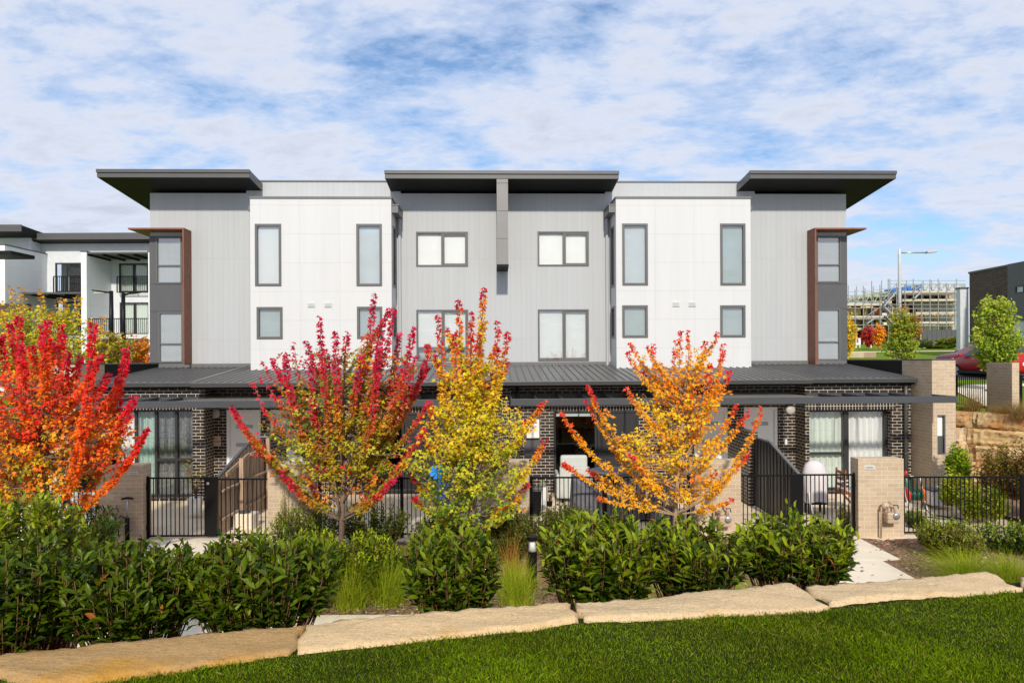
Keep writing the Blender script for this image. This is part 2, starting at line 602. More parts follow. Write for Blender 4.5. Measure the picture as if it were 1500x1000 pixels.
def rawmesh(name, V, F, C, mat, parent, smooth=False, loc=(0, 0, 0)):
    me = bpy.data.meshes.new(name)
    me.vertices.add(len(V))
    me.vertices.foreach_set('co', np.asarray(V, np.float32).ravel())
    w = F.shape[1]
    me.loops.add(F.size)
    me.loops.foreach_set('vertex_index', F.astype(np.int32).ravel())
    me.polygons.add(len(F))
    me.polygons.foreach_set('loop_start', np.arange(0, F.size, w, dtype=np.int32))
    me.polygons.foreach_set('loop_total', np.full(len(F), w, np.int32))
    if smooth:
        me.polygons.foreach_set('use_smooth', np.ones(len(F), bool))
    me.update(calc_edges=True)
    a = me.color_attributes.new('Col', 'FLOAT_COLOR', 'POINT')
    a.data.foreach_set('color', np.asarray(C, np.float32).ravel())
    me.materials.append(mat)
    return link_mesh(name, me, parent, loc)


# ------------------------------------------------------------------ walls with openings and windows, in a (s, z, outward d) frame
def fr(ox, oy, ax=1, ay=0, nx=0, ny=-1):
    return (ox, oy, ax, ay, nx, ny)


def PF(F, s, z, d=0.0):
    return (F[0] + F[2] * s + F[4] * d, F[1] + F[3] * s + F[5] * d, z)


def fbox(mb, F, s0, s1, z0, z1, d0, d1):
    s0, s1 = min(s0, s1), max(s0, s1)
    mb.hexa([PF(F, s0, z0, d1), PF(F, s1, z0, d1), PF(F, s1, z0, d0), PF(F, s0, z0, d0),
             PF(F, s0, z1, d1), PF(F, s1, z1, d1), PF(F, s1, z1, d0), PF(F, s0, z1, d0)])


def wall_holes(mb, F, s0, s1, z0, z1, holes, reveal=0.12):
    ss = sorted({s0, s1, *[h[0] for h in holes], *[h[1] for h in holes]})
    zs = sorted({z0, z1, *[h[2] for h in holes], *[h[3] for h in holes]})
    ss = [s for s in ss if s0 - 1e-6 <= s <= s1 + 1e-6]
    zs = [z for z in zs if z0 - 1e-6 <= z <= z1 + 1e-6]
    for i in range(len(ss) - 1):
        for j in range(len(zs) - 1):
            cs, cz = (ss[i] + ss[i + 1]) / 2, (zs[j] + zs[j + 1]) / 2
            if any(h[0] < cs < h[1] and h[2] < cz < h[3] for h in holes):
                continue
            mb.face([PF(F, ss[i], zs[j]), PF(F, ss[i + 1], zs[j]), PF(F, ss[i + 1], zs[j + 1]), PF(F, ss[i], zs[j + 1])])
    for a, b, c, d in holes:
        for q in (((a, c), (b, c)), ((b, c), (b, d)), ((b, d), (a, d)), ((a, d), (a, c))):
            (p0, q0), (p1, q1) = q
            mb.face([PF(F, p0, q0, 0), PF(F, p1, q1, 0), PF(F, p1, q1, -reveal), PF(F, p0, q0, -reveal)])


def drape(mb, F, s0, s1, z0, z1, d, amp=0.03, wave=0.14):
    n = max(6, int((s1 - s0) / wave * 8))
    for i in range(n):
        a, b = s0 + (s1 - s0) * i / n, s0 + (s1 - s0) * (i + 1) / n
        fa = d + amp * math.sin(a / wave * 2 * math.pi + 0.8 * math.sin(a * 3.1))
        fb = d + amp * math.sin(b / wave * 2 * math.pi + 0.8 * math.sin(b * 3.1))
        mb.face([PF(F, a, z0, fa), PF(F, b, z0, fb), PF(F, b, z1, fb), PF(F, a, z1, fa)])


def window(T, F, r, mull=(), trans=(), fw=0.055, proud=0.025, fmat='frame', glass='glass', cover='blind', cmat=None,
           name='window', drop=None, depth=0.10, label=None):
    """r = (s0, s1, z0, z1); mull / trans = positions (trans may be (z, sa, sb))"""
    s0, s1, z0, z1 = r
    mb = MB()
    dp = -0.06
    for a, b, c, d in ((s0, s1, z1 - fw, z1), (s0, s1, z0, z0 + fw), (s0, s0 + fw, z0 + fw, z1 - fw), (s1 - fw, s1, z0 + fw, z1 - fw)):
        fbox(mb, F, a, b, c, d, dp, proud)
    # thin inner sash line, a little behind the outer frame
    for m_ in mull:
        fbox(mb, F, m_ - fw * .5, m_ + fw * .5, z0 + fw, z1 - fw, dp, proud - 0.006)
    for t_ in trans:
        z, a, b = t_ if isinstance(t_, tuple) else (t_, s0 + fw, s1 - fw)
        fbox(mb, F, a, b, z - fw * .5, z + fw * .5, dp, proud - 0.01)
    w = build(mb, name, M[fmat], T, bevel=0.006, label=label)
    g = MB()
    g.face([PF(F, s0 + fw * .5, z0 + fw * .5, -0.025), PF(F, s1 - fw * .5, z0 + fw * .5, -0.025), PF(F, s1 - fw * .5, z1 - fw * .5, -0.025), PF(F, s0 + fw * .5, z1 - fw * .5, -0.025)])
    build(g, 'pane', M[glass], w, fix=False)
    if cover:
        c = MB()
        zb = z0 if drop is None else z1 - (z1 - z0) * drop
        if cover == 'blind':
            c.face([PF(F, s0, zb, -depth + .01), PF(F, s1, zb, -depth + .01), PF(F, s1, z1, -depth + .01), PF(F, s0, z1, -depth + .01)])
            build(c, 'blind', M[cmat or 'blind'], w, fix=False)
        else:
            drape(c, F, s0 + .01, s1 - .01, zb, z1, -depth - 0.03)
            build(c, 'curtain', M[cmat or 'curtain'], w, smooth=True, fix=False)
    return w


# ================================================================== THE TERRACE
GE, GI, BAY, FR = 18.4, 19.0, 20.8, 20.66
T = thing('townhouse_terrace', 'long grey and white three storey terrace with dark flat eaves behind the autumn trees', 'building', (0, DU, 0), rotz=math.atan(TB))
FU = fr(0, DU)
xL, xR = bp(220, 400, DU)[0], bp(1240, 400, DU)[0]
zpar = bp(480, 266.5, DU)[1]
ztop = bp(300, 283, DU)[1]
ROOFS = []
wg = [brect(609.5, 339.5, 685.5, 390.5, DU), brect(787.5, 339, 862.5, 390, DU), brect(610, 453.5, 686, 529, DU), brect(788, 453, 862.5, 528.5, DU)]
mb = MB()
x384, x565 = bp(384, 270, DU)[0], bp(575, 270, DU)[0]
x905, x1085 = bp(898, 270, DU)[0], bp(1083, 270, DU)[0]
wall_holes(mb, FU, xL, xR, 2.7, ztop, wg, .38)
# raised parapet between the roofs
for a, b in ((x384 - .5, x565 + .25), (x905 - .25, x1085 + .5)):
    mb.face([PF(FU, a, ztop), PF(FU, b, ztop), PF(FU, b, zpar), PF(FU, a, zpar)])
    mb.box(a, b, DU + .002, DU + .25, ztop - .3, zpar - .004)
# sides, back and lid of the volume
mb.face([(xL, DU, 0), (xL, DU + 9, 0), (xL, DU + 9, ztop - .9), (xL, DU, ztop)])
mb.face([(xR, DU, 0), (xR, DU + 9, 0), (xR, DU + 9, ztop - .9), (xR, DU, ztop)])
mb.face([(xL, DU + 9, 0), (xR, DU + 9, 0), (xR, DU + 9, ztop - .9), (xL, DU + 9, ztop - .9)])
mb.face([(xL, DU, ztop - .002), (xR, DU, ztop - .002), (xR, DU + 9, ztop - .902), (xL, DU + 9, ztop - .902)])
build(mb, 'upper_wall', M['clad'], T, fix=False)
for a, b in ((x384 - .5, x565 + .25), (x905 - .25, x1085 + .5)):
    mb = MB().box(a, b, DU - .03, DU + .28, zpar - .002, zpar + .045)
    build(mb, 'parapet_coping', M['trim'], T, bevel=.006)

# flying roofs
def flying_roof(pa, pb, backx0, backx1):
    x0, zt = bp(pa[0], pa[1], FR)
    x1, zt1 = bp(pb[0], pb[1], FR)
    zt = (zt + zt1) / 2
    th = 0.20
    sl = 0.10
    yb = DU + 7
    mb = MB()
    def zz(y): return zt - (y - FR) * sl
    # soffit and deck
    A = [(x0, FR, zz(FR)), (x1, FR, zz(FR)), (x1, yb, zz(yb)), (x0, yb, zz(yb))]
    B = [(p[0], p[1], p[2] - th) for p in A]
    mb.hexa(B + A)
    r = build(mb, 'flying_roof', M['soffit'], T, bevel=.01)
    f = MB()
    e = 0.025
    # layered fascia: lower board, thin shadow step, upper gutter lip
    f.box(x0 - e, x1 + e, FR - e, FR - .001, zt - th - .01, zt - .075)
    f.box(x0 - e - .012, x1 + e + .012, FR - e - .035, FR - .001, zt - .072, zt + .03)
    for xs, sg in ((x0, -1), (x1, 1)):
        a0, a1 = (xs - e, xs - .001) if sg < 0 else (xs + .001, xs + e)
        f.hexa([(a0, FR, zz(FR) - th - .01), (a1, FR, zz(FR) - th - .01), (a1, yb, zz(yb) - th - .01), (a0, yb, zz(yb) - th - .01),
                (a0, FR, zz(FR) + .028), (a1, FR, zz(FR) + .028), (a1, yb, zz(yb) + .028), (a0, yb, zz(yb) + .028)])
    build(f, 'fascia', M['fascia'], r, bevel=.006)
    return r

flying_roof((143.5, 250), (364.5, 250), 0, 0)
flying_roof((565, 252), (905, 252), 0, 0)
flying_roof((1099.5, 252), (1311, 252), 0, 0)

# centre fin
a0, fz1 = bp(727.5, 262, FR); a1, _ = bp(744, 262, FR)
_, fz0 = bp(736, 387.5, FR)
mb = MB()
zs = [fz0, bp(736, 349.5, FR)[1], bp(736, 309, FR)[1], bp(736, 268.5, FR)[1], fz1]
for q in range(4):
    mb.box(a0, a1, FR - .012, DU - .003, zs[q] + .006, zs[q + 1] - .006)
mb.box(a0 + .012, a1 - .012, FR + .004, DU - .004, fz0 + .002, fz1)
build(mb, 'wall_fin', M['fin'], T)
mb = MB().box(a0 - .01, a1 + .01, FR - .03, DU - .003, fz0 - .06, fz0 + .004)
build(mb, 'fin_flashing', M['soffit'], T)

# grey facade windows
for i, r in enumerate(wg):
    mm = bp((647.5, 825.5, 648, 825.5)[i], (365, 365, 490, 490)[i], DU)[0]
    w = window(T, FU, r, mull=[mm], cover='blind', glass='glassr' if i > 1 else 'glass', cmat='blind', drop=(None, None, .72, .94)[i])
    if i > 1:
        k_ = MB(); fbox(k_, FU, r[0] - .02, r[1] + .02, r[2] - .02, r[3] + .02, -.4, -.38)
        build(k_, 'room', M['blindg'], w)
    s = MB()
    # opening sash of the sliding half
    a, b = (mm + .03, r[1] - .05)
    for q in ((a, b, r[3] - .10, r[3] - .056), (a, b, r[2] + .056, r[2] + .10), (a, a + .045, r[2] + .1, r[3] - .1), (b - .045, b, r[2] + .1, r[3] - .1)):
        fbox(s, FU, *q, -.02, .008)
    build(s, 'sash', M['frame'], w)

# white bays
def bay(px0, px1, wins, side, low):
    x0, x1 = bp(px0, 400, BAY)[0], bp(px1, 400, BAY)[0]
    zt = bp((px0 + px1) / 2, 290.5, BAY)[1]
    zb = 2.95
    F = fr(0, BAY)
    holes = [brect(*w, BAY) for w in wins]
    mb = MB()
    wall_holes(mb, F, x0, x1, zb, zt, holes)
    sx = x1 if side > 0 else x0
    ox = x0 if side > 0 else x1
    FS = fr(sx, 0, 0, 1, side, 0)
    ya, yb_ = BAY + .22, DU - .22
    sh = [(ya, yb_, holes[0][2], holes[0][3]), (ya, yb_, holes[2][2], holes[2][3])]
    wall_holes(mb, FS, BAY, DU, zb, zt, sh)
    mb.face([(ox, BAY, zb), (ox, DU, zb), (ox, DU, zt), (ox, BAY, zt)])
    mb.face([(x0, BAY, zt), (x1, BAY, zt), (x1, DU, zt), (x0, DU, zt)])
    b = build(mb, 'bay', M['white'], T, fix=False)
    c = MB()
    c.box(x0 - .02, x1 + .02, BAY - .03, BAY + .12, zt - .01, zt + .05)
    c.box(x0 - .02, x0 + .1, BAY + .121, DU - .002, zt - .01, zt + .05)
    c.box(x1 - .1, x1 + .02, BAY + .121, DU - .002, zt - .01, zt + .05)
    build(c, 'coping', M['trim'], b)
    g = MB()
    # box gutter along the open side and a rainhead on the other
    ga, gb = (sx + .003, sx + .20) if side > 0 else (sx - .20, sx - .003)
    g.box(ga, gb, BAY + .05, DU - .003, zt - .42, zt - .20)
    g.box(ga - .02, gb + .02, BAY + .03, DU - .004, zt - .205, zt - .17)
    build(g, 'box_gutter', M['trim'], b)
    g = MB()
    ha, hb = (ox - .10, ox - .003) if side > 0 else (ox + .003, ox + .10)
    g.box(ha, hb, BAY + .10, BAY + .3, zt - .36, zt - .2)
    build(g, 'rainhead', M['trim'], b)
    d = MB()
    dx = sx + side * .12
    d.tube([(dx, DU - .06, zt - .3), (dx, DU - .06, 3.0)], .045, 10)
    build(d, 'downpipe', M['clad'], b)
    for lv in low:
        v = MB()
        r = brect(*lv, BAY)
        fbox(v, F, r[0], r[1], r[2], r[3], 0.002, .02)
        for k in range(4):
            zz = r[2] + (r[3] - r[2]) * (k + .5) / 4
            fbox(v, F, r[0] + .02, r[1] - .02, zz - .006, zz + .008, .0195, .034)
        build(v, 'wall_vent', M['plate'], b)
    for i, h in enumerate(holes):
        window(T, F, h, fw=.075, glass='glassr', cover='blind', cmat=('blind', 'blindm' if side > 0 else 'blindg', 'blindg', 'blindg')[i] if not (side < 0 and i == 0) else 'blindm', label=None)
    window(T, FS, sh[0], fw=.07, glass='glassr', cover='blind', cmat='blindg')
    window(T, FS, sh[1], fw=.07, glass='glassr', cover='blind', cmat='blindg')
    fl = MB().box(x0 - .02, x1 + .02, BAY - .025, BAY - .003, 3.15, 3.42)
    build(fl, 'base_flashing', M['trim'], b)

bay(366.5, 573.5, [(373.5, 328, 412, 419), (522, 328, 559.5, 419), (376, 449.5, 414, 496.5), (523, 449, 560, 496)], 1,
    [(450.5, 443.5, 461.5, 450), (475, 443.5, 486, 450)])
bay(902.5, 1100, [(911.5, 327.5, 949, 418), (1055, 327.5, 1092, 418), (911.5, 447, 949, 494.5), (1055, 447, 1092, 494)], -1,
    [(985, 442.5, 995.5, 449), (1008.5, 442.5, 1019.5, 449)])

# rust hoods, corner windows and dark panels at both ends
HD = 21.27
def hood(pxfin, pxedge, pxtip, side, top_y, panelrect, wins):
    F = fr(0, DU - .03)
    xf = bp(pxfin, 430, HD)[0]
    xt = bp(pxtip, 334, HD)[0]
    z1 = bp(pxfin, top_y, HD)[1]
    z0 = bp(pxfin, 534, HD)[1]
    mb = MB()
    e = .05
    if side < 0:
        mb.box(xf - e, xf, HD, DU - .002, z0, z1 - .052)
        mb.box(xt, xf, HD, DU - .002, z1 - .05, z1)
        mb.box(xt, xL - .003, DU - .001, DU + 1.1, z1 - .05, z1)
    else:
        mb.box(xf, xf + e, HD, DU - .002, z0, z1 - .052)
        mb.box(xf, xt, HD, DU - .002, z1 - .05, z1)
        mb.box(xR + .003, xt, DU - .001, DU + 1.1, z1 - .05, z1)
    h = build(mb, 'rust_hood', M['corten'], T, bevel=.004)
    p0, p1, pz0, pz1 = brect(*panelrect, DU)
    if side < 0:
        p0 = xL + .004
    else:
        p1 = xR - .004
    holes = [brect(*w[0], DU) for w in wins]
    mb = MB()
    wall_holes(mb, F, p0, p1, pz0, pz1, holes, .10)
    zj = bp(1215, 451.5, DU)[1] if side > 0 else bp(245, 455.5, DU)[1]
    zk = bp(1215, 415.5, DU)[1] if side > 0 else bp(245, 415.8, DU)[1]
    for z in (zj, zk):
        fbox(mb, F, p0, p1, z - .01, z + .02, .002, .014)
    mb.face([(p0, DU - .03, pz0), (p0, DU, pz0), (p0, DU, pz1), (p0, DU - .03, pz1)])
    mb.face([(p1, DU - .03, pz0), (p1, DU, pz0), (p1, DU, pz1), (p1, DU - .03, pz1)])
    # wrap round the corner
    xw = p0 - .006 if side < 0 else p1 + .006
    mb.box(xw - .01, xw + .01, DU - .028, DU + .9, pz0, pz1)
    build(mb, 'corner_panel', M['char'], T, fix=False)
    for (w, tr, cv, cm), hh in zip(wins, holes):
        zt = bp((w[0] + w[2]) / 2, tr, DU)[1]
        window(T, F, hh, trans=[zt], fw=.055, cover=cv, cmat=cm, glass='glassr', depth=.07)

hood(269.5, 218, 187, -1, 333.5, (219, 346, 269, 536),
     [((229, 346.5, 267.5, 416), 389.5, 'blind', 'blind'), ((232.5, 457, 269, 531.5), 504, 'curtain', 'curtain')])
hood(1194.2, 1240, 1269.7, 1, 333.5, (1194.5, 346, 1240, 534),
     [((1195, 346, 1231.5, 414.5), 388.5, 'blind', 'blind'), ((1195.5, 452, 1230.5, 528), 501, 'blind', 'blind')])

# ---------------------------------------------------------------- ground floor
X0, X1 = bp(152, 640, GE)[0] - .2, bp(1335, 640, GE)[0]
xa, xb = bp(300, 650, GE)[0], bp(1180, 650, GE)[0]
FE, FI = fr(0, GE), fr(0, GI)
SLR = brect(1186, 600, 1307, 724, GE)
SLL = brect(163, 600, 282, 722, GE)
M1 = brect(811, 601, 936, 724, GI)
M2 = brect(527, 604, 652, 727, GI)
DRS = [brect(1090, 596, 1139, 726, GI), brect(1017, 596, 1066, 726, GI), brect(332, 600, 382, 730, GI), brect(396, 600, 445, 730, GI)]
for r in (SLR, SLL, M1, M2):
    pass
def r0(r, z=0.06):
    return (r[0], r[1], z, r[3])
SLR, SLL, M1, M2 = [r0(r) for r in (SLR, SLL, M1, M2)]
DRS = [r0(r, 0.03) for r in DRS]
ZW = 3.03
mb = MB()
wall_holes(mb, FE, xb, X1, 0, ZW, [SLR], .36)
wall_holes(mb, FE, X0, xa, 0, ZW, [SLL], .36)
wall_holes(mb, FI, xa, xb, 0, ZW, [M1, M2] + DRS, .12)
for x in (xa, xb):
    mb.face([(x, GE, 0), (x, GI, 0), (x, GI, ZW), (x, GE, ZW)])
xp0, xp1 = bp(735, 650, GI - .5)[0], bp(748, 650, GI - .5)[0]
mb.box(xp0, xp1, GI - .5, GI - .002, 0, ZW - .02)
build(mb, 'brick_wall', M['dbrick'], T, fix=False)
for F, r in ((FE, SLR), (FE, SLL), (FI, M1), (FI, M2)):
    mb = MB()
    fbox(mb, F, r[0] - .1, r[1] + .1, r[3] + .002, r[3] + .235, .003, .012)
    build(mb, 'soldier_course', M['soldier'], T)

def slider(r, F, mids, tr, cover, cmat, glass, d=-.25, halves=None):
    F2 = (F[0], F[1] - d, F[2], F[3], F[4], F[5])
    w = window(T, F2, r, mull=mids, trans=tr, fw=.07, fmat='dframe', glass=glass, cover=None, name='sliding_door')
    for (a, b, cm) in cover:
        c = MB()
        drape(c, F2, a, b, r[2] + .02, r[3] - .02, -.14, .035, .17)
        build(c, 'curtain', M[cm], w, smooth=True, fix=False)
    return w

m = bp(1246, 660, GE)[0]
zt = bp(1215, 665.5, GE)[1]
w = slider(SLR, FE, [m - .02, m + .045], [(zt, SLR[0] + .07, m - .03)], [(SLR[0], m, 'curtain'), (m, SLR[1], 'blind')], None, 'glass')
m1, m2 = bp(192, 660, GE)[0], bp(222, 660, GE)[0]
m3 = bp(252, 660, GE)[0]
zt = bp(250, 675, GE)[1]
w = slider(SLL, FE, [m1, m2, m3], [(zt, m2, SLL[1] - .07)], [(SLL[0], m1, 'blind'), (m1, m2, 'mint'), (m2, SLL[1], 'lace')], None, 'glass')
for r, mid in ((M1, bp(873, 660, GI)[0]), (M2, bp(590, 660, GI)[0])):
    zt = r[2] + 1.02
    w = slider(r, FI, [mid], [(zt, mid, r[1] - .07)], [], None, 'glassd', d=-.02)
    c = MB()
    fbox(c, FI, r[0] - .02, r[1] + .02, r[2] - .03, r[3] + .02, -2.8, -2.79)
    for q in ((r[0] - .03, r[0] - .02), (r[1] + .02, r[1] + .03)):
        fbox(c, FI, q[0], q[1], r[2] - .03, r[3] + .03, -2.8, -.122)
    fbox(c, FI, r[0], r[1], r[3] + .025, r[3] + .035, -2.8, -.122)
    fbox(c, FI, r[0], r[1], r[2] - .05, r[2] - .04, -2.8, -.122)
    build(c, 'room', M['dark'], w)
    c = MB()
    fbox(c, FI, mid + .05, r[1] - .07, r[2] + .05, r[3] - .07, -.02, -.017)
    build(c, 'screen', M['dframe'], w)
    c = MB()
    fbox(c, FI, r[0] + .07, mid - .04, r[3] - .16, r[3] - .075, -.11, -.03)
    build(c, 'blind', M['blindg'], w)

for r in DRS:
    mb = MB()
    fw = .075
    for a, b, c, d in ((r[0], r[1], r[3] - fw, r[3]), (r[0], r[0] + fw, r[2], r[3] - fw), (r[1] - fw, r[1], r[2], r[3] - fw)):
        fbox(mb, FI, a, b, c, d, -.12, .012)
    dd = build(mb, 'front_door', M['doorw'], T, bevel=.005)
    a, b = r[0] + fw, r[1] - fw
    l = MB()
    fbox(l, FI, a, b, r[2], r[3] - fw, -.11, -.06)
    build(l, 'door_leaf', M['doorw'], dd)
    g = MB()
    for k in range(4):
        z = r[3] - .47 - k * .50
        fbox(g, FI, a + .16, b - .16, z - .05, z + .05, -.0595, -.052)
    build(g, 'door_glazing', M['blindg'], dd)
    h = MB()
    fbox(h, FI, b - .11, b - .07, 1.0, 1.25, -.059, -.035)
    fbox(h, FI, b - .2, b - .07, 1.11, 1.135, -.034, -.015)
    build(h, 'door_handle', M['metal'], dd)

# wall lamps, meter box, name sign, bell
for px, py in ((1157.5, 600), (315.5, 605)):
    x, z = bp(px, py, GI)
    mb = MB().lathe((x, GI - .004, z), [(.135, 0), (.135, -.03), (.12, -.065), (.07, -.085), (.01, -.09)], 24, 'y')
    l = build(mb, 'wall_lamp', M['frost'], T, smooth=True)
    mb = MB().lathe((x, GI - .002, z), [(.145, 0), (.145, -.028)], 24, 'y')
    build(mb, 'lamp_rim', M['frame'], l, smooth=True)
mb = MB()
q = brect(768, 611, 791.5, 666, GI)
fbox(mb, FI, *q, .003, .05)
hb = build(mb, 'heater_recess', M['char'], T, bevel=.004)
q2 = brect(771, 613.5, 789.5, 640.5, GI)
mb = MB(); fbox(mb, FI, *q2, .051, .16)
hh = build(mb, 'water_heater', M['whitep'], hb, bevel=.012)
zz = q2[3] - .09
mb = MB(); fbox(mb, FI, q2[0] + .06, q2[1] - .06, zz - .012, zz + .012, .161, .165)
build(mb, 'exhaust_slot', M['char'], hb)
text('Rinnai', 'maker_name', .085, M['red'], hb, ((q2[0] + q2[1]) / 2, GI - .166, q2[3] - .19))
x, z = bp(1151, 647, GI)
mb = MB(); fbox(mb, FI, x - .035, x + .035, z - .08, z + .08, .002, .03)
build(mb, 'door_bell', M['whitep'], T, bevel=.008)

# downpipes
for px, F0, D in ((1172.5, 0, GI), (1325, 0, GE), (303.5, 0, GI), (758.5, 0, GI)):
    x, _ = bp(px, 650, D)
    mb = MB().tube([(x, D - .07, 0.02), (x, D - .07, 2.55), (x, D - .07, 3.05)], .052, 12)
    for z in (1.1, 2.3):
        mb.lathe((x, D - .07, z), [(.058, -.02), (.058, .02)], 12)
    build(mb, 'downpipe', M['gutter'], T, smooth=True)

# lean-to metal roofs with ribs, gutters
def lean(x0, x1, yf, zf, yb, zb, name='metal_roof'):
    mb = MB()
    mb.hexa([(x0, yf, zf - .02), (x1, yf, zf - .02), (x1, yb, zb - .02), (x0, yb, zb - .02),
             (x0, yf, zf), (x1, yf, zf), (x1, yb, zb), (x0, yb, zb)])
    n = int((x1 - x0) / .2)
    for i in range(n):
        x = x0 + .1 + i * .2
        mb.hexa([(x - .022, yf - .006, zf + .001), (x + .022, yf - .006, zf + .001), (x + .022, yb, zb + .001), (x - .022, yb, zb + .001),
                 (x - .012, yf - .006, zf + .03), (x + .012, yf - .006, zf + .03), (x + .012, yb, zb + .03), (x - .012, yb, zb + .03)])
    return build(mb, name, M['roof'], T, fix=False)

GF, GF2 = 17.95, 18.22
zg = bp(820, 557.5, GF)[1]
zg2 = bp(1265, 554, GF2)[1]
xi0, xi1 = bp(281, 565, GF)[0], bp(1188, 560, GF)[0]
zb = 3.53
ro = lean(xi0, xi1, GF, zg + .005, DU, zb)
r2 = lean(xi1 + .01, X1 + .3, GF2, zg2 + .005, DU, zb - .02)
r3 = lean(X0 - .3, xi0 - .01, GF2, zg2 + .005, DU, zb - .02)
for rr, a, b, y, z in ((ro, xi0, xi1, GF, zg), (r2, xi1 + .015, bp(1343, 557, GF2)[0], GF2, zg2), (r3, X0 - .3, xi0 - .015, GF2, zg2)):
    mb = MB()
    pr = [(0, 0), (-.12, 0), (-.125, -.02), (-.115, -.05), (-.10, -.115), (0, -.12)]
    mb.prism([(a, y + p[0], z + p[1]) for p in pr], (b - a, 0, 0))
    build(mb, 'gutter', M['gutter'], rr, bevel=.006)
    s = MB().box(a, b, y + .003, (GI if rr is ro else GE) + .1, z - .16, z - .03)
    build(s, 'eave_soffit', M['soffit'], rr)
mb = MB()
mb.box(xL, xR, DU - .05, DU - .031, zb - .02, zb + .10)
build(mb, 'apron_flashing', M['trim'], T)

# pergola along the whole front
PFD = 16.55
zp = bp(1390, 580, PFD)[1] + .0
pl, pr_ = bp(57, 590, PFD)[0], bp(1404, 586, PFD)[0]
ppL, ppR = bp(722, 588, PFD)[0], bp(748, 588, PFD)[0]
def yb_(x):
    return GE if (x > xb or x < xa) else GI
def pergola(xs0, xs1, c0, c1):
    mb = MB().box(xs0, xs1, PFD, PFD + .06, zp - .165, zp)
    p = build(mb, 'pergola', M['perg'], T, bevel=.004)
    mb = MB()
    for a, b, y in ((max(xs0, xa), min(xs1, xb), GI), (xb + .01, min(xs1, X1), GE), (max(xs0, X0), xa - .01, GE)):
        if b > a:
            mb.box(a, b, y - .055, y - .003, zp - .165, zp + .005)
    build(mb, 'wall_plate', M['perg'], p)
    cv = MB().hexa([(c0, PFD + .061, zp - .02), (c1, PFD + .061, zp - .02), (c1, GI - .058, zp - .05), (c0, GI - .058, zp - .05), (c0, PFD + .061, zp - .01), (c1, PFD + .061, zp - .01), (c1, GI - .058, zp - .04), (c0, GI - .058, zp - .04)])
    build(cv, 'canopy', M['polycarb'], p)
    x = xs0 + .03
    k = 0
    n = int((xs1 - xs0) / .62)
    for i in range(n + 1):
        x = xs0 + .025 + (xs1 - xs0 - .05) * i / n
        if c0 - .05 < x < c1 + .05:
            continue
        y1 = yb_(x) - .06
        if x > X1: y1 = GE - .9
        if x < X0: y1 = GE - .9
        b = MB()
        dz = 0 if i in (0, n) else -.03
        b.hexa([(x - .02, PFD + .062, zp - .15 + dz), (x + .02, PFD + .062, zp - .15 + dz), (x + .02, y1, zp - .15), (x - .02, y1, zp - .15),
                (x - .02, PFD + .062, zp - .004 + dz), (x + .02, PFD + .062, zp - .004 + dz), (x + .02, y1, zp), (x - .02, y1, zp)])
        build(b, 'rafter', M['perg'], p)
pergola(ppR, pr_, bp(1005, 585, PFD)[0], bp(1212, 585, PFD)[0])
pergola(pl, ppL, bp(250, 590, PFD)[0], bp(462, 590, PFD)[0])

# cream blade walls at the two ends, with dark parapets running back over the roof
for side in (1, -1):
    BF = 17.5
    if side > 0:
        b0, b1 = X1, bp(1400, 560, BF)[0]
    else:
        b1, b0 = X0, X0 - .68
    zt = bp(1380, 527.5, BF)[1]
    mb = MB()
    F = fr(0, BF)
    holes = []
    if side > 0:
        sl = brect(1373.5, 607.5, 1385, 665, BF)
        holes = [sl]
    wall_holes(mb, F, b0, b1, -.1, zt, holes, .1)
    for x in (b0, b1):
        mb.face([(x, BF, -.1), (x, 18.8, -.1), (x, 18.8, zt), (x, BF, zt)])
    mb.face([(b0, BF, zt), (b1, BF, zt), (b1, 18.8, zt), (b0, 18.8, zt)])
    mb.face([(b0, 18.8, -.1), (b1, 18.8, -.1), (b1, 18.8, zt), (b0, 18.8, zt)])
    w = build(mb, 'blade_wall', M['cbrick'], T, fix=False)
    c = MB().box(b0 - .015, b1 + .015, BF - .015, 18.79, zt + .002, zt + .035)
    build(c, 'coping', M['char'], w)
    if side > 0:
        f = MB()
        a, b, c_, d = sl
        for q in ((a, b, d - .03, d), (a, b, c_, c_ + .03), (b - .035, b, c_ + .03, d - .03)):
            fbox(f, F, *q, -.08, .01)
        mid = c_ + (d - c_) * .45
        fbox(f, F, a, b - .036, c_ + .031, mid, -.085, -.05)
        sw = build(f, 'meter_window', M['char'], T)
        f = MB(); fbox(f, F, a + .005, b - .04, mid + .01, d - .035, -.085, -.06)
        build(f, 'meter_cover', M['whitep'], sw)
    px0, px1 = (b0, b1) if side > 0 else (b0, b1)
    p = MB().box(b0 + .004, b1 - .004, 18.803, DU + .3, 2.4, zt - .01)
    pp = build(p, 'side_parapet', M['soffit'], T)
    p = MB().box(b0 - .02, b1 + .02, 18.803, DU - .06, zt - .008, zt + .03)
    build(p, 'coping', M['trim'], pp)


# ================================================================== GROUND
ZS = EYE - 1.56          # stone tops
ZL = ZS - 0.03          # lawn
YS0, YSK = 4.33, 0.205   # lawn-side line of the stones' back edge: y = YS0 + YSK*x


def hills(x, y):
    right = np.interp(y, [6, 19, 24.5, 33, 50, 80, 200, 800], [2.0, 2.15, 2.42, 2.9, 4.0, 5.3, 8, 14])
    mid = np.interp(y, [30, 48, 80, 200, 800], [-0.03, 2.0, 4.6, 8, 14])
    return np.where((x > 13.29) & (y > 19.97), right, mid)


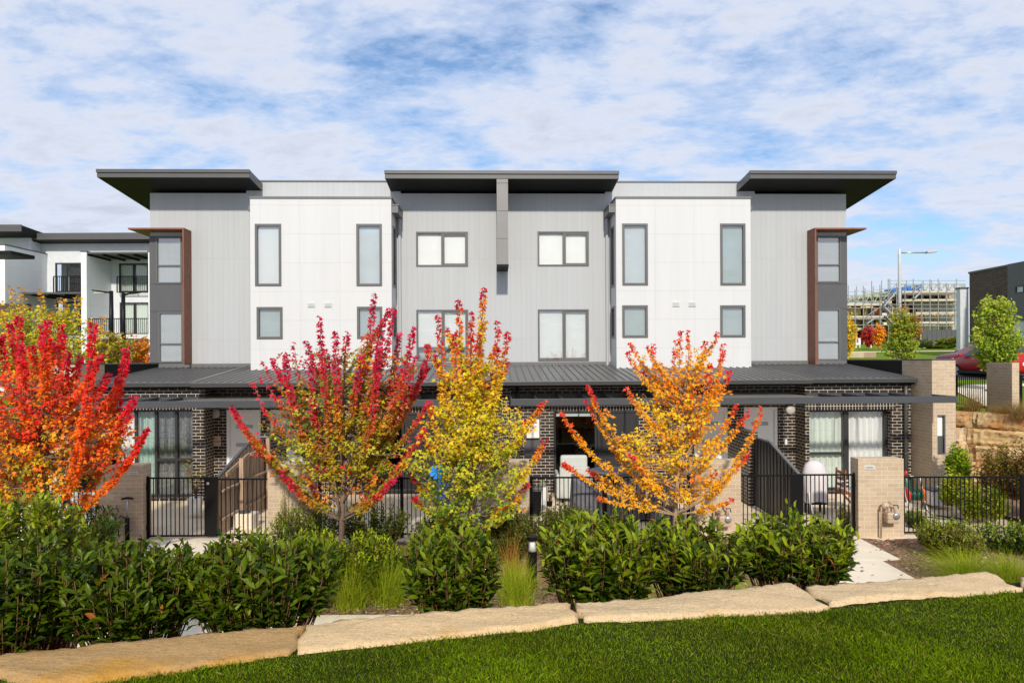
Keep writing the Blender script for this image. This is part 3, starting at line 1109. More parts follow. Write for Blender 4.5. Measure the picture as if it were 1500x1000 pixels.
def sheet(name, mat, xs, ys, fn, kind='structure'):
    X, Y = np.meshgrid(xs, ys)
    Z = fn(X, Y)
    V = np.stack([X, Y, Z], -1).reshape(-1, 3)
    nx, ny = len(xs), len(ys)
    i = np.arange(nx * ny).reshape(ny, nx)
    Fq = np.stack([i[:-1, :-1], i[:-1, 1:], i[1:, 1:], i[1:, :-1]], -1).reshape(-1, 4)
    C = np.ones((len(V), 4))
    o = rawmesh(name, V, Fq, C, mat, None, True)
    o['kind'] = kind
    return o


sheet('ground', M['field'], np.array([-800, -300, -120, -60, -40, -30, -20, -14, 0, 13.25, 13.33, 14, 15, 16, 18, 20, 23, 26, 30, 36, 45, 60, 90, 150, 300, 800]),
      np.array([5.5, 10, 15, 17, 18, 19, 19.95, 20, 21, 22, 23, 24.5, 26, 28, 30, 33, 36, 40, 45, 50, 60, 70, 80, 110, 150, 200, 400, 800]), hills)
sheet('courtyard', M['pave'], np.array([-12.5, -6, 0, 6, 12.4]), np.array([13.9, 16, 19.3]), lambda X, Y: X * 0 + .004)
sheet('mulch_bed', M['mulch'], np.linspace(-13, 12.84, 60), np.linspace(6.4, 13.95, 40), lambda X, Y: .012 + .02 * np.sin(X * 5.1) * np.cos(Y * 4.3))
sheet('side_bed', M['mulch'], np.linspace(11.25, 17, 14), np.linspace(13.97, 20.6, 20), lambda X, Y: .10 + .06 * (X - 11.25) + .02 * np.sin(X * 9) * np.cos(Y * 5))
# bank behind the stone edging, falling to the garden
ss = np.linspace(0, 1, 14)
bxs = np.linspace(-9, 9, 60)
X, Tt = np.meshgrid(bxs, ss)
Yb = YS0 + YSK * X - .12 + Tt * 2.5
Zb = (ZS - .12) * (1 - Tt) ** 1.1 + .02 * np.sin(X * 7) * np.cos(Tt * 20)
V = np.stack([X, Yb, Zb], -1).reshape(-1, 3)
i_ = np.arange(V.shape[0]).reshape(14, 60)
Fq = np.stack([i_[:-1, :-1], i_[:-1, 1:], i_[1:, 1:], i_[1:, :-1]], -1).reshape(-1, 4)
rawmesh('bank', M['mulch'] and V, Fq, np.ones((len(V), 4)), M['mulch'], None, True)['kind'] = 'structure'
# lawn terrace
LX = np.linspace(-8, 9, 70)
X, Tt = np.meshgrid(LX, np.linspace(0, 1, 40))
Yf = YS0 + YSK * X - .22
Yl = -2.5 + (Yf + 2.5) * Tt
Zl = ZL + .012 * np.sin(X * 2.3 + Yl) * np.cos(Yl * 1.9) - 0 * X
V = np.stack([X, Yl, Zl], -1).reshape(-1, 3)
i_ = np.arange(V.shape[0]).reshape(40, 70)
Fq = np.stack([i_[:-1, :-1], i_[:-1, 1:], i_[1:, 1:], i_[1:, :-1]], -1).reshape(-1, 4)
rawmesh('lawn', V, Fq, np.ones((len(V), 4)), M['turf'], None, True)['kind'] = 'structure'

# concrete paths
def slab(name, pts, z=.03, th=.05, mat='conc'):
    mb = MB()
    mb.prism([(x, y, z - th) for x, y in pts], (0, 0, th))
    o = build(mb, name, M[mat], None, (pts[0][0], pts[0][1], 0), bevel=.006)
    o['kind'] = 'structure'
    return o
slab('path', [(5.85, 12.45), (7.08, 12.45), (7.08, 14.0), (5.85, 14.0)])
slab('path', [(5.3, 9.9), (6.7, 9.9), (6.7, 12.44), (5.3, 12.44)])
slab('path', [(-9.5, 8.0), (8.8, 8.0), (8.8, 9.89), (-9.5, 9.89)], z=.026)
slab('path', [(-7.35, 9.9), (-5.9, 9.9), (-5.9, 14.0), (-7.35, 14.0)])

# sandstone edging slabs, each a block of its own
NZ = np.random.default_rng(3)
def stone(label, back, front, mat, seed):
    """back/front: left and right ends (px) of the top face's far and near edges"""
    b0, b1 = [Vector(onz(*p, ZS)) for p in back]
    f0, f1 = [Vector(onz(*p, ZS - .01)) for p in front]
    rg = np.random.default_rng(seed)
    nu, nv = 56, 14
    V = []
    edge_b = np.cumsum(rg.normal(0, .006, nu)); edge_b -= np.linspace(edge_b[0], edge_b[-1], nu)
    edge_f = np.cumsum(rg.normal(0, .006, nu)); edge_f -= np.linspace(edge_f[0], edge_f[-1], nu)
    ph = rg.uniform(0, 6, 8)
    for j in range(nv):
        for i in range(nu):
            s, t = i / (nu - 1), j / (nv - 1)
            p = b0.lerp(b1, s).lerp(f0.lerp(f1, s), t)
            y = p.y + edge_b[i] * (1 - t) + edge_f[i] * t
            x = p.x + .012 * math.sin(9 * t + ph[0]) * (1 - 2 * s)
            z = ZS + .006 * math.sin(5 * s + 4 * t + ph[1]) + .003 * math.sin(17 * s - 9 * t + ph[2]) + .002 * math.sin(60 * s + 33 * t + ph[3])
            z += rg.normal(0, .0022)
            ed = min(s, 1 - s) * 1.6
            ed = min(ed, t * .45, (1 - t) * .45)
            z -= max(0, .018 - ed) * (.7 + .6 * math.sin(40 * s + ph[4]))
            V.append((x, y, z))
    top = len(V)
    rim = [i for i in range(nu)] + [j * nu + nu - 1 for j in range(1, nv)] + [(nv - 1) * nu + i for i in range(nu - 2, -1, -1)] + [j * nu for j in range(nv - 2, 0, -1)]
    F_ = []
    for j in range(nv - 1):
        for i in range(nu - 1):
            F_.append((j * nu + i, j * nu + i + 1, (j + 1) * nu + i + 1, (j + 1) * nu + i))
    prev = rim
    for lv, dz in ((1, .05), (2, .12), (3, .32)):
        cur = []
        for r in rim:
            x, y, z = V[r]
            V.append((x + rg.normal(0, .004), y + rg.normal(0, .004) - .012 * (1 if lv == 1 else .5), z - dz))
            cur.append(len(V) - 1)
        for k in range(len(rim)):
            F_.append((prev[k], prev[(k + 1) % len(rim)], cur[(k + 1) % len(rim)], cur[k]))
        prev = cur
    c = b0.lerp(f1, .5); c.z = ZL
    mb = MB(); mb.v = V; mb.f = F_; mb.mi = [0] * len(F_)
    o = build(mb, 'sandstone_slab', M[mat], None, c, smooth=True)
    setp(o, label, 'stone slab', 'sandstone slabs edging the lawn')
    return o
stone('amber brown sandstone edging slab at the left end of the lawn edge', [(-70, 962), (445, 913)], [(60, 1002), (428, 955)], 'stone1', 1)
stone('cream sandstone edging slab between the amber slab and the bollard light', [(449, 910), (834, 878)], [(433, 955.5), (850, 907)], 'stone2', 2)
stone('long pale sandstone edging slab below the pair of round laurel hedges', [(842, 880), (1163, 852.5)], [(855, 905.5), (1215, 887)], 'stone3', 3)
stone('pale sandstone edging slab with curved saw marks where the path ends', [(1178, 857), (1447, 836.5)], [(1219, 884), (1495, 862)], 'stone3', 4)
stone('sandstone edging slab cut off by the right edge of the picture', [(1494, 846), (1800, 822)], [(1500, 861), (1840, 845)], 'stone3', 5)


# ------------------------------------------------------------------ brick pillars along the front fence
PD = 14.1
def pillar(px0, px1, pytop, label, plate, side_right=False):
    x0 = at(px0, 720, PD)[0]; x1 = at(px1, 720, PD)[0]
    zt = at((px0 + px1) / 2, pytop, PD)[2]
    t = thing('brick_pillar', label, 'pillar', (x0, PD, 0), 'cream brick letterbox pillars along the front fence')
    mb = MB().box(x0, x1, PD, PD + .33, -.1, zt)
    build(mb, 'brickwork', M['cbrick'], t, bevel=.004)
    if plate:
        a = at(plate[0], plate[1], PD); b = at(plate[2], plate[3], PD)
        mb = MB().box(a[0], b[0], PD - .012, PD - .002, b[2], a[2])
        pl_ = build(mb, 'number_plate', M['plate'], t, bevel=.003)
        w, h = b[0] - a[0], a[2] - b[2]
        mb = MB().box(a[0] + w * .15, b[0] - w * .15, PD - .016, PD - .0125, b[2] + h * .34, b[2] + h * .62)
        build(mb, 'letter_slot', M['plate2'], pl_)
    return x0, x1, zt, t
P1 = pillar(140, 209.5, 681, 'cream brick pillar under the black flower pot beside the bicycle pump', (187, 690.5, 203, 695))
P2 = pillar(392, 460, 678.5, 'cream brick pillar behind the crimson and orange tree trunk', (397, 688, 412, 692))
P3 = pillar(704, 775.5, 675, 'cream brick pillar mostly hidden by the yellow green tree', None)
P4 = pillar(1018, 1085.5, 674.5, 'cream brick pillar behind the orange tree branches', (1064, 684, 1078, 688.5))
P5 = pillar(1257.3, 1324, 671.6, 'cream brick pillar carrying a gas meter beside the concrete path', (1265.5, 681, 1281, 687))


def fence(label, x0, y0, x1, y1, z0, z1, posts=(), group='black tubular fences', sp=.0885, drop=None):
    t = thing('picket_fence', label, 'fence', ((x0 + x1) / 2, (y0 + y1) / 2, 0), group)
    a, b = Vector((x0, y0, 0)), Vector((x1, y1, 0))
    n = max(2, int((b - a).length / sp))
    mb = MB()
    for i in range(1, n):
        p = a.lerp(b, i / n)
        mb.box(p.x - .008, p.x + .008, p.y - .008, p.y + .008, z0 + .03, z1 - .03)
    build(mb, 'pickets', M['black'], t)
    for z in (z0 + .03, z1 - .02):
        mb = MB().bar(a + Vector((0, 0, z)), b + Vector((0, 0, z)), .032, .032)
        build(mb, 'rail', M['black'], t)
    for s in posts:
        p = a.lerp(b, s)
        mb = MB().box(p.x - .032, p.x + .032, p.y - .032, p.y + .032, -.05, z1 + .02)
        build(mb, 'post', M['black'], t, bevel=.004)
    return t


ZF = at(900, 698, PD + .1)[2]
YF = PD + .16
fence('black tubular fence left of the pillar with the flower pot', -12.2, YF, P1[0] - .01, YF, .05, ZF - .07, (.02, .5))
fence('black tubular fence between the crimson tree and the yellow green tree', P2[1] + .01, YF, P3[0] - .01, YF, .05, ZF, (.02, .52))
fence('black tubular fence in front of the grey covered chairs', P3[1] + .01, YF, P4[0] - .01, YF, .05, ZF, (.01, .46, .975))
fence('black tubular fence right of the gas meter pillar in front of the rock wall', P5[1] + .01, YF, 12.6, YF, .03, ZF - .03, (.565,))
xg0 = at(1090, 720, YF)[0]
fence('black tubular fence before the charcoal divider panel', P4[1] + .01, YF, at(1157, 720, YF)[0], YF, .05, ZF + .02, ())
fence('black tubular fence in front of the timber paling divider', at(318, 720, YF)[0], YF, P2[0] - .01, YF, .05, ZF, ())


def gate(label, pxa, pxb, lock_left):
    xa_, xb_ = at(pxa, 720, YF)[0], at(pxb, 720, YF)[0]
    t = thing('garden_gate', label, 'gate', ((xa_ + xb_) / 2, YF, 0), 'black garden gates')
    lw = .23
    l0, l1 = (xa_, xa_ + lw) if lock_left else (xb_ - lw, xb_)
    mb = MB().box(l0, l1, YF - .03, YF + .03, .05, ZF + .03)
    lp = build(mb, 'lock_panel', M['black'], t, bevel=.004)
    if not lock_left:
        mb = MB().lathe((l0 + .05, YF - .032, ZF - .1), [(.03, 0), (.03, -.02), (.01, -.024)], 14, 'y')
        build(mb, 'lock_button', M['metal'], lp)
    g0, g1 = (l1 + .02, xb_ - .09) if lock_left else (xa_ + .09, l0 - .02)
    mb = MB()
    n = int((g1 - g0) / .0885)
    for i in range(1, n):
        x = g0 + (g1 - g0) * i / n
        mb.box(x - .008, x + .008, YF - .008, YF + .008, .08, ZF - .005)
    build(mb, 'pickets', M['black'], t)
    mb = MB()
    mb.box(g0, g1, YF - .018, YF + .018, ZF - .006, ZF + .026)
    mb.box(g0, g1, YF - .018, YF + .018, .05, .082)
    mb.box(g0 - .018, g0 + .018, YF - .019, YF + .019, .05, ZF + .027)
    mb.box(g1 - .018, g1 + .018, YF - .019, YF + .019, .05, ZF + .027)
    build(mb, 'gate_frame', M['black'], t)
    hx = xb_ - .045 if lock_left else xa_ + .045
    mb = MB().box(hx - .035, hx + .035, YF - .035, YF + .035, -.05, ZF + .05)
    build(mb, 'hinge_post', M['black'], t, bevel=.004)
    mb = MB()
    for z in (.25, ZF - .18):
        mb.box(hx - .06, hx + .06, YF - .05, YF - .036, z - .05, z + .05)
    build(mb, 'hinge', M['black'], t, bevel=.004)
gate('black garden gate with a silver lock button beside the bicycle pump pillar', 212, 318.5, False)
gate('black garden gate at the end of the concrete path beside the gas meter', 1157.5, 1256, True)

# dividers between the courtyards: brick stub then a sloping fence
def divider(x, label, black, yn, yfar):
    z1, z0 = 1.72, 1.24
    s = thing('brick_stub_wall', 'dark brick stub wall behind the ' + ('charcoal divider panel' if black else 'timber paling divider'), 'wall', (x, 17.2, 0))
    mb = MB().box(x - .115, x + .115, 17.15, GI - .35 + x * TB, -.05, 1.86)
    build(mb, 'brickwork', M['dbrick'], s)
    t = thing('paling_divider' if not black else 'panel_divider', label, 'fence', (x, (yn + yfar) / 2, 0))
    ym = yn + (yfar - yn) * .58
    yk = yn + .02
    def top(y):
        return z1 if y > ym else z0 + (z1 - z0) * (y - yk) / (ym - yk)
    mb = MB()
    n = int((yfar - yn) / .098)
    for i in range(n):
        a = yn + (yfar - yn) * i / n
        b = a + (yfar - yn) / n - .010
        off = .012 if i % 2 else 0
        mb.hexa([(x - .012 + off, a, .03), (x + .012 + off, a, .03), (x + .012 + off, b, .03), (x - .012 + off, b, .03),
                 (x - .012 + off, a, top(a)), (x + .012 + off, a, top(a)), (x + .012 + off, b, top(b)), (x - .012 + off, b, top(b))])
    build(mb, 'palings', M['dframe' if black else 'wood'], t)
    mb = MB()
    mb.bar((x, yn - .01, z0 + .02), (x, ym, z1 + .02), .07, .035)
    mb.bar((x, ym, z1 + .02), (x, yfar, z1 + .02), .07, .035)
    build(mb, 'capping', M['trim' if black else 'char'], t)
    if not black:
        for zz in (.35, .95, 0):
            mb = MB()
            if zz:
                mb.bar((x + .05, yn + .05, zz), (x + .05, yfar, zz), .04, .09, (1, 0, 0))
            else:
                mb.bar((x + .05, yn + .3, z0 + .02), (x + .05, ym, z1 - .2), .09, .04, (1, 0, 0))
                mb.bar((x + .05, ym, z1 - .2), (x + .05, yfar, z1 - .2), .04, .09, (1, 0, 0))
            build(mb, 'rail', M['wood'], t)
        for y in (yn + (yfar - yn) * .36, yfar - .07):
            mb = MB().box(x + .072, x + .16, y - .045, y + .045, -.02, min(1.78, top(y) + (.1 if y > ym else -.02)))
            build(mb, 'post', M['wood'], t)
divider(6.05, 'charcoal ribbed divider panel with a sloping top by the right gate', True, 14.42, 17.14)
divider(-6.22, 'weathered timber paling divider with a sloping dark capping', False, 14.42, 17.14)


# ------------------------------------------------------------------ gas meters, pump and other small things
def gas_meter(px, py, label, parent_x=None):
    x, _, z = at(px, py, PD)
    t = thing('gas_meter', label, 'gas meter', (x, PD, z - .2), 'gas meters on the pillars')
    y = PD - .12
    mb = MB().box(x - .12, x + .12, y - .09, y + .08, z - .16, z + .06)
    b = build(mb, 'meter_body', M['meter'], t, bevel=.03)
    mb = MB().box(x - .13, x + .13, y - .10, y + .09, z - .06, z - .045)
    build(mb, 'seam', M['meter'], b, bevel=.005)
    mb = MB().lathe((x + .05, y - .085, z - .0), [(.065, 0), (.065, -.035), (.05, -.045), (.01, -.046)], 18, 'y')
    build(mb, 'dial', M['metal'], b, smooth=True)
    mb = MB()
    mb.tube([(x - .07, y, z + .05), (x - .07, y, z + .16), (x - .15, y, z + .2), (x - .2, y, z + .16), (x - .2, y + .03, -.0), ], .019, 8)
    mb.tube([(x + .07, y, z + .05), (x + .07, y, z + .18), (x + .02, y + .03, z + .23), (x + .0, PD + .0, z + .23)], .019, 8)
    build(mb, 'pipe', M['meter'], t, smooth=True)
    mb = MB().lathe((x - .12, y - .02, z + .19), [(.03, .05), (.075, .03), (.08, 0), (.06, -.03), (.02, -.045)], 18, 'y')
    mb.lathe((x - .12, y - .02, z + .19), [(.02, .06), (.02, -.07)], 10, 'y')
    build(mb, 'regulator', M['meter'], t, smooth=True)
    mb = MB().box(x + .04, x + .12, y - .03, y, z + .20, z + .215).bar((x + .12, y - .015, z + .205), (x + .135, y - .015, z + .13), .02, .012)
    build(mb, 'valve_handle', M['gutter'], t)
gas_meter(1301, 752, 'beige gas meter with a round dial on the pillar by the path')
gas_meter(170, 757, 'beige gas meter beside the bicycle pump, on the pillar under the flower pot')
x, y, z = at(1062, 748, PD - .1)
gas_meter(1058, 757, 'gas meter pipes showing above the hedge under the orange tree')

# bicycle pump leaning on pillar 1
x, _, z1 = at(185, 730.5, PD - .12)
t = thing('bicycle_pump', 'black and silver floor pump standing against the pillar under the flower pot', 'bicycle pump', (x, PD - .14, 0))
y = PD - .13
mb = MB().tube([(x + .02, y, .04), (x + .012, y + .02, .50)], .045, 14)
build(mb, 'barrel', M['black'], t, smooth=True)
mb = MB().tube([(x + .012, y + .02, .5), (x, y + .05, z1)], .017, 10)
build(mb, 'rod', M['metal'], t, smooth=True)
mb = MB().tube([(x - .12, y + .05, z1 - .01), (x - .03, y + .05, z1 + .012), (x + .03, y + .05, z1 + .012), (x + .12, y + .05, z1 - .005)], [.02, .024, .024, .02], 10)
build(mb, 'handle', M['black'], t, smooth=True)
mb = MB().tube([(x, y, .5), (x - .1, y - .02, .56), (x - .17, y, .45), (x - .15, y, .1)], .012, 8)
build(mb, 'hose', M['black'], t, smooth=True)
mb = MB().box(x - .1, x + .14, y - .05, y + .05, .0, .03)
build(mb, 'foot', M['black'], t, bevel=.01)

# hanging wooden name sign
x0, z0 = bp(309.3, 652.5, GI); x1, z1 = bp(324, 638, GI)
TBV = T
sx, sy = (x0 + x1) / 2, GI - .03
def tw(x, y):  # terrace frame -> world
    th = math.atan(TB)
    return x * math.cos(th) - (y - DU) * math.sin(th), DU + x * math.sin(th) + (y - DU) * math.cos(th)
wx, wy = tw(sx, sy)
t = thing('hanging_sign', 'small pale wooden sign with script lettering hanging by the left door', 'sign', (wx, wy, z0))
hw = (x1 - x0) / 2
mb = MB().box(wx - hw, wx + hw, wy - .012, wy + .004, z0, z1)
sb = build(mb, 'board', plain('pale_plywood', (0.66, 0.50, 0.36), 0.7), t, bevel=.003)
mb = MB().tube([(wx - hw * .8, wy - .004, z1 - .01), (wx, wy + .005, z1 + .09), (wx + hw * .8, wy - .004, z1 - .01)], .005, 6)
build(mb, 'cord', M['timberp'], t)
text('home', 'lettering', .05, M['dframe'], sb, (wx - .02, wy - .014, z1 - .06), shear=.3)
text('grateful', 'lettering', .075, M['dframe'], sb, (wx, wy - .014, z1 - .15), shear=.35)

# pots
def pot(px, py0, py1, D, r, mat, label, flare=1.25):
    x, y, z1 = at(px, py0, D); z0 = at(px, py1, D)[2]
    t = thing('plant_pot', label, 'plant pot', (x, y, z0))
    h = z1 - z0
    mb = MB().lathe((x, y, z0), [(r / flare, 0), (r * .95, h * .8), (r, h), (r * .9, h), (r * .88, h * .86)], 20)
    build(mb, 'pot', M[mat], t, smooth=False)
    mb = MB().lathe((x, y, z0 + h * .84), [(r * .89, 0), (r * .5, .01)], 16)
    build(mb, 'soil', M['soil'], t)
    return t, Vector((x, y, z0 + h * .86)), h


def sprig(parent, c, h, spread, n, leaf, cols, mat='laurel', tmpl=OVAL, stems=6, name='foliage', r0=.03):
    P, Dv, Nv, cs, sz = [], [], [], [], []
    mb = MB()
    for k in range(stems):
        a = RND.uniform(0, 6.28)
        rr = spread * math.sqrt(RND.random())
        tip = Vector((c[0] + rr * math.cos(a), c[1] + rr * math.sin(a), c[2] + h * RND.uniform(.6, 1)))
        b = Vector((c[0] + RND.uniform(-r0, r0), c[1] + RND.uniform(-r0, r0), c[2]))
        m_ = b.lerp(tip, .5) + Vector((0, 0, h * .12))
        mb.tube([b, m_, tip], [.008, .006, .003], 5)
        for q in range(n):
            s = .15 + .85 * (q + RND.random()) / n
            p = b.lerp(m_, s).lerp(m_.lerp(tip, s), s)
            az = q * 2.4 + RND.uniform(-.4, .4)
            el = RND.uniform(.0, .7)
            d = Vector((math.cos(az) * math.cos(el), math.sin(az) * math.cos(el), math.sin(el)))
            P.append(p); Dv.append(d); Nv.append((RND.uniform(-.4, .4), RND.uniform(-.4, .4), 1))
            col = cols[RND.randrange(len(cols))]
            k_ = RND.uniform(.75, 1.25)
            cs.append([v * k_ for v in col]); sz.append(leaf * RND.uniform(.7, 1.2))
    build(mb, 'stems', M['stem'], parent)
    leafcloud(name, np.array(P), np.array(Dv), np.array(Nv), np.array(sz), np.array(cs), tmpl, M[mat], parent)


t, c, h = pot(165, 657, 680.8, PD + .16, .12, 'black', 'black plastic flower pot standing on the left brick pillar', 1.3)
sprig(t, c, .28, .16, 8, .07, [(.05, .09, .03), (.09, .12, .06)])
t = thing('potted_seedling', 'small leafy seedling in a low pot beside the black flower pot', 'pot plant', at(183, 680.8, PD + .16))
x, y, z = at(183, 680.8, PD + .16)
build(MB().lathe((x, y, z), [(.05, 0), (.065, .07), (.05, .07)], 12), 'pot', M['char'], t)
sprig(t, (x, y, z + .06), .24, .13, 9, .05, [(.10, .13, .07), (.16, .18, .11)])
t, c, h = pot(286, 728, 752, 16.2, .17, 'whitep', 'tall white pot with a yellowing citrus behind the left gate')
sprig(t, c, 1.05, .28, 13, .10, [(.30, .30, .02), (.16, .24, .03), (.5, .25, .02)], stems=9)
t, c, h = pot(795, 712, 738, 16.6, .13, 'whitep', 'white pot with a small cactus by the dark brick corner')
build(MB().lathe((c.x, c.y, c.z - .01), [(.07, 0), (.085, .08), (.07, .16), (.02, .2)], 12), 'cactus', plain('cactus_green', (.2, .22, .12), .8), t, smooth=True)
t, c, h = pot(109, 769, 784, 10.6, .10, 'plate', 'upturned cream pot lying among the shrubs on the left', .8)
t, c, h = pot(805, 734, 741, 15.4, .07, 'black', 'small black pot with a green seedling behind the fence')
sprig(t, c, .2, .1, 8, .06, [(.06, .12, .03)])

# white painted planter behind the left fence
x0, y, z1 = at(70, 721, 14.9); x1 = at(139, 721, 14.9)[0]
t = thing('garden_planter', 'white planter box painted with turquoise and yellow strokes behind the left fence', 'planter', ((x0 + x1) / 2, y, 0))
build(MB().box(x0, x1, y, y + .4, 0, z1), 'box', M['whitep'], t, bevel=.01)
mb = MB()
for k in range(5):
    xx = x0 + .15 + k * .2
    mb.bar((xx, y - .004, .3 + .1 * (k % 3)), (xx + .17, y - .004, z1 - .08 - .1 * (k % 2)), .004, .03, (1, 0, 0))
build(mb, 'painted_strokes', plain('turquoise_paint', (.1, .5, .55), .6), t)
mb = MB().lathe((x1 - .35, y - .003, .35), [(.13, 0), (.12, -.004)], 18, 'y')
build(mb, 'painted_spot', plain('yellow_paint', (.75, .62, .03), .6), t)
build(MB().box(x0 + .03, x1 - .03, y + .03, y + .37, z1 + .001, z1 + .01), 'soil', M['soil'], t)
# black curved hose tap
pts = [at(94, 735, 10.4), at(99, 733.5, 10.4), at(103.5, 738, 10.4), at(105.5, 750, 10.4), at(106, 800, 10.4)]
t = thing('garden_tap', 'black curved standpipe rising from the left shrubs', 'tap', (pts[-1][0], pts[-1][1], 0))
build(MB().tube(pts, .022, 10), 'pipe', M['black'], t, smooth=True)
build(MB().lathe((pts[0][0], pts[0][1], pts[0][2] - .05), [(.02, 0), (.028, .03), (.024, .05)], 10), 'spout', M['black'], t, smooth=True)

# covered barbecue behind the right gate
x, y, z1 = at(1192, 674, 16.3)
z0 = .18
t = thing('covered_barbecue', 'barbecue under a pale pinkish cover standing behind the right gate', 'barbecue', (x, y, 0))
prof = [(.02, z1), (.10, z1 - .01), (.20, z1 - .09), (.265, z1 - .26), (.28, z1 - .5), (.275, .45), (.285, .3)]
vs, fs = [], []
n = 28
for r, zz in prof:
    for k in range(n):
        a = 2 * math.pi * k / n
        f = 1 + .05 * math.sin(5 * a + zz * 3) * (1.3 - zz / z1)
        vs.append((x + r * 1.05 * f * math.cos(a) + .04 * (z1 - zz), y + r * .8 * f * math.sin(a), zz + .025 * math.sin(3 * a) * (1 if zz < .5 else 0)))
for i in range(len(prof) - 1):
    for k in range(n):
        fs.append((i * n + k, i * n + (k + 1) % n, (i + 1) * n + (k + 1) % n, (i + 1) * n + k))
fs.append(tuple(range(n)))
build(MB().mesh(vs, fs), 'cover', M['bbqc'], t, smooth=True)
mb = MB()
for dx in (-.17, .2):
    for dy in (-.1, .1):
        mb.tube([(x + dx, y + dy, 0), (x + dx, y + dy, .4)], .02, 8)
mb.box(x - .2, x + .26, y - .15, y + .15, .24, .27)
build(mb, 'trolley', M['black'], t)
build(MB().tube([(x - .2, y - .2, .55), (x - .19, y - .23, .3), (x - .13, y - .24, .06)], .02, 6), 'tie_strap', M['whitep'], t)

# folding timber chair
x, y, _ = at(1233, 700, 16.6)
t = thing('folding_chair', 'reddish timber folding chair with a pale cushion beside the barbecue', 'chair', (x, y, 0))
wood2 = plain('red_cedar', (.32, .10, .03), .5, var=.2, vscale=10)
for dy in (-.22, .22):
    build(MB().bar((x - .05, y + dy, 0), (x - .02, y + dy, 1.02), .03, .05), 'leg', wood2, t)
    build(MB().bar((x + .45, y + dy, 0), (x + .0, y + dy, .52), .03, .04), 'leg', wood2, t)
    build(MB().bar((x - .02, y + dy, .68), (x + .5, y + dy, .70), .05, .03), 'armrest', M['sofa'], t)
build(MB().box(x - .02, x + .48, y - .2, y + .2, .43, .46), 'seat', wood2, t, bevel=.005)
build(MB().box(x + .03, x + .47, y - .19, y + .19, .462, .53), 'cushion', M['bbqc'], t, bevel=.02)
mb = MB()
for zz in (.6, .75, .9):
    mb.box(x - .04, x - .02, y - .22, y + .22, zz, zz + .07)
build(mb, 'backrest', wood2, t)

# hose reel
x, y, _ = at(1340, 735, 16.4)
t = thing('hose_reel', 'red and orange hose reel cart with green hose against the cream blade wall', 'hose reel', (x, y, 0))
for dx, m_ in ((-.20, 'red'), (.17, 'orange')):
    build(MB().lathe((x + dx, y, .42), [(.02, -.02), (.16, -.02), (.17, 0), (.16, .02), (.02, .02)], 22, 'x'), 'flange', M[m_], t, smooth=True)
mb = MB()
for k in range(7):
    r = .11 + .012 * (k % 2)
    pts = [(x - .15 + .045 * k + .02 * math.sin(a * .5), y + r * math.cos(a), .42 + r * math.sin(a)) for a in np.linspace(0, 6.28, 18)]
    mb.tube(pts, .02, 6)
build(mb, 'coiled_hose', M['hose'], t, smooth=True)
for dx in (-.22, .2):
    build(MB().tube([(x + dx, y - .2, .03), (x + dx, y, .42), (x + dx, y + .2, .03)], .016, 8), 'leg', M['whitep'], t, smooth=True)
build(MB().tube([(x - .22, y, .42), (x - .22, y + .1, .8), (x, y + .12, .84), (x + .2, y + .1, .8), (x + .2, y, .42)], .014, 8), 'handle', M['whitep'], t, smooth=True)
pts = [(x + .1, y - .1, .2), (x + .15, y - .4, .03), (x + .5, y - .7, .025), (x + .2, y - .85, .025), (x - .05, y - .6, .025), (x + .3, y - .55, .025), (x + .7, y - .9, .025)]
build(MB().tube(pts, .013, 6), 'loose_hose', M['hose'], t, smooth=True)
x, y, _ = at(1327, 695, 17.6)
t = thing('garden_sprayer', 'green sprayer with a red cap standing behind the gas meter pillar', 'sprayer', (x, y, 0))
build(MB().lathe((x, y, .0), [(.10, 0), (.11, .1), (.11, .5), (.06, .62), (.03, .68)], 16), 'tank', M['hose'], t, smooth=True)
build(MB().lathe((x, y, .68), [(.04, 0), (.04, .09), (.02, .11)], 12), 'cap', M['red'], t, smooth=True)
build(MB().tube([(x + .05, y, .5), (x + .2, y - .05, .6), (x + .25, y - .1, .2), (x + .32, y - .1, .45)], .012, 6), 'wand', M['hose'], t, smooth=True)
x, y, _ = at(1385, 735, 16.6)
t = thing('storage_tub', 'white rectangular tub with a dark lid beside the cream blade wall', 'storage tub', (x, y, .1))
build(MB().prism([(x - .3, y, .1), (x + .3, y, .1), (x + .34, y, .45), (x - .34, y, .45)], (0, .35, 0)), 'tub', M['whitep'], t, bevel=.01)
build(MB().box(x - .36, x + .36, y - .02, y + .37, .452, .50), 'lid', M['cover'], t, bevel=.01)
x, y, _ = at(1362, 727, 17.1)
t = thing('paver_block', 'brown concrete block at the foot of the cream blade wall', 'block', (x, y, 0))
build(MB().box(x - .14, x + .14, y - .1, y + .1, 0, .38), 'block', plain('brown_block', (.30, .19, .13), .8), t, bevel=.01)

# outdoor lounge and covered furniture in the middle courtyard
x0, y, z1 = at(820, 684, 17.6); x1 = at(864, 684, 17.6)[0]
t = thing('outdoor_armchair', 'pale grey upholstered armchair in front of the dark sliding door', 'armchair', ((x0 + x1) / 2, y, 0))
build(MB().box(x0, x1, y - .0, y + .15, .12, z1), 'backrest', M['sofa'], t, bevel=.03)
zc = at(840, 668, 17.6)[2]
build(MB().box(x0 + .03, x1 - .04, y + .16, y + .34, .5, zc), 'cushion', M['sofa'], t, bevel=.06)
build(MB().box(x0 - .08, x0 - .005, y + .02, y + .85, .12, .74), 'armrest', M['sofa'], t, bevel=.03)
build(MB().box(x1 + .005, x1 + .08, y + .02, y + .85, .12, .74), 'armrest', M['sofa'], t, bevel=.03)
build(MB().box(x0, x1, y + .16, y + .8, .2, .45), 'seat', M['sofa'], t, bevel=.03)
mb = MB()
for a in (x0 + .05, x1 - .1):
    for b in (y + .02, y + .75):
        mb.box(a, a + .05, b, b + .05, 0, .119)
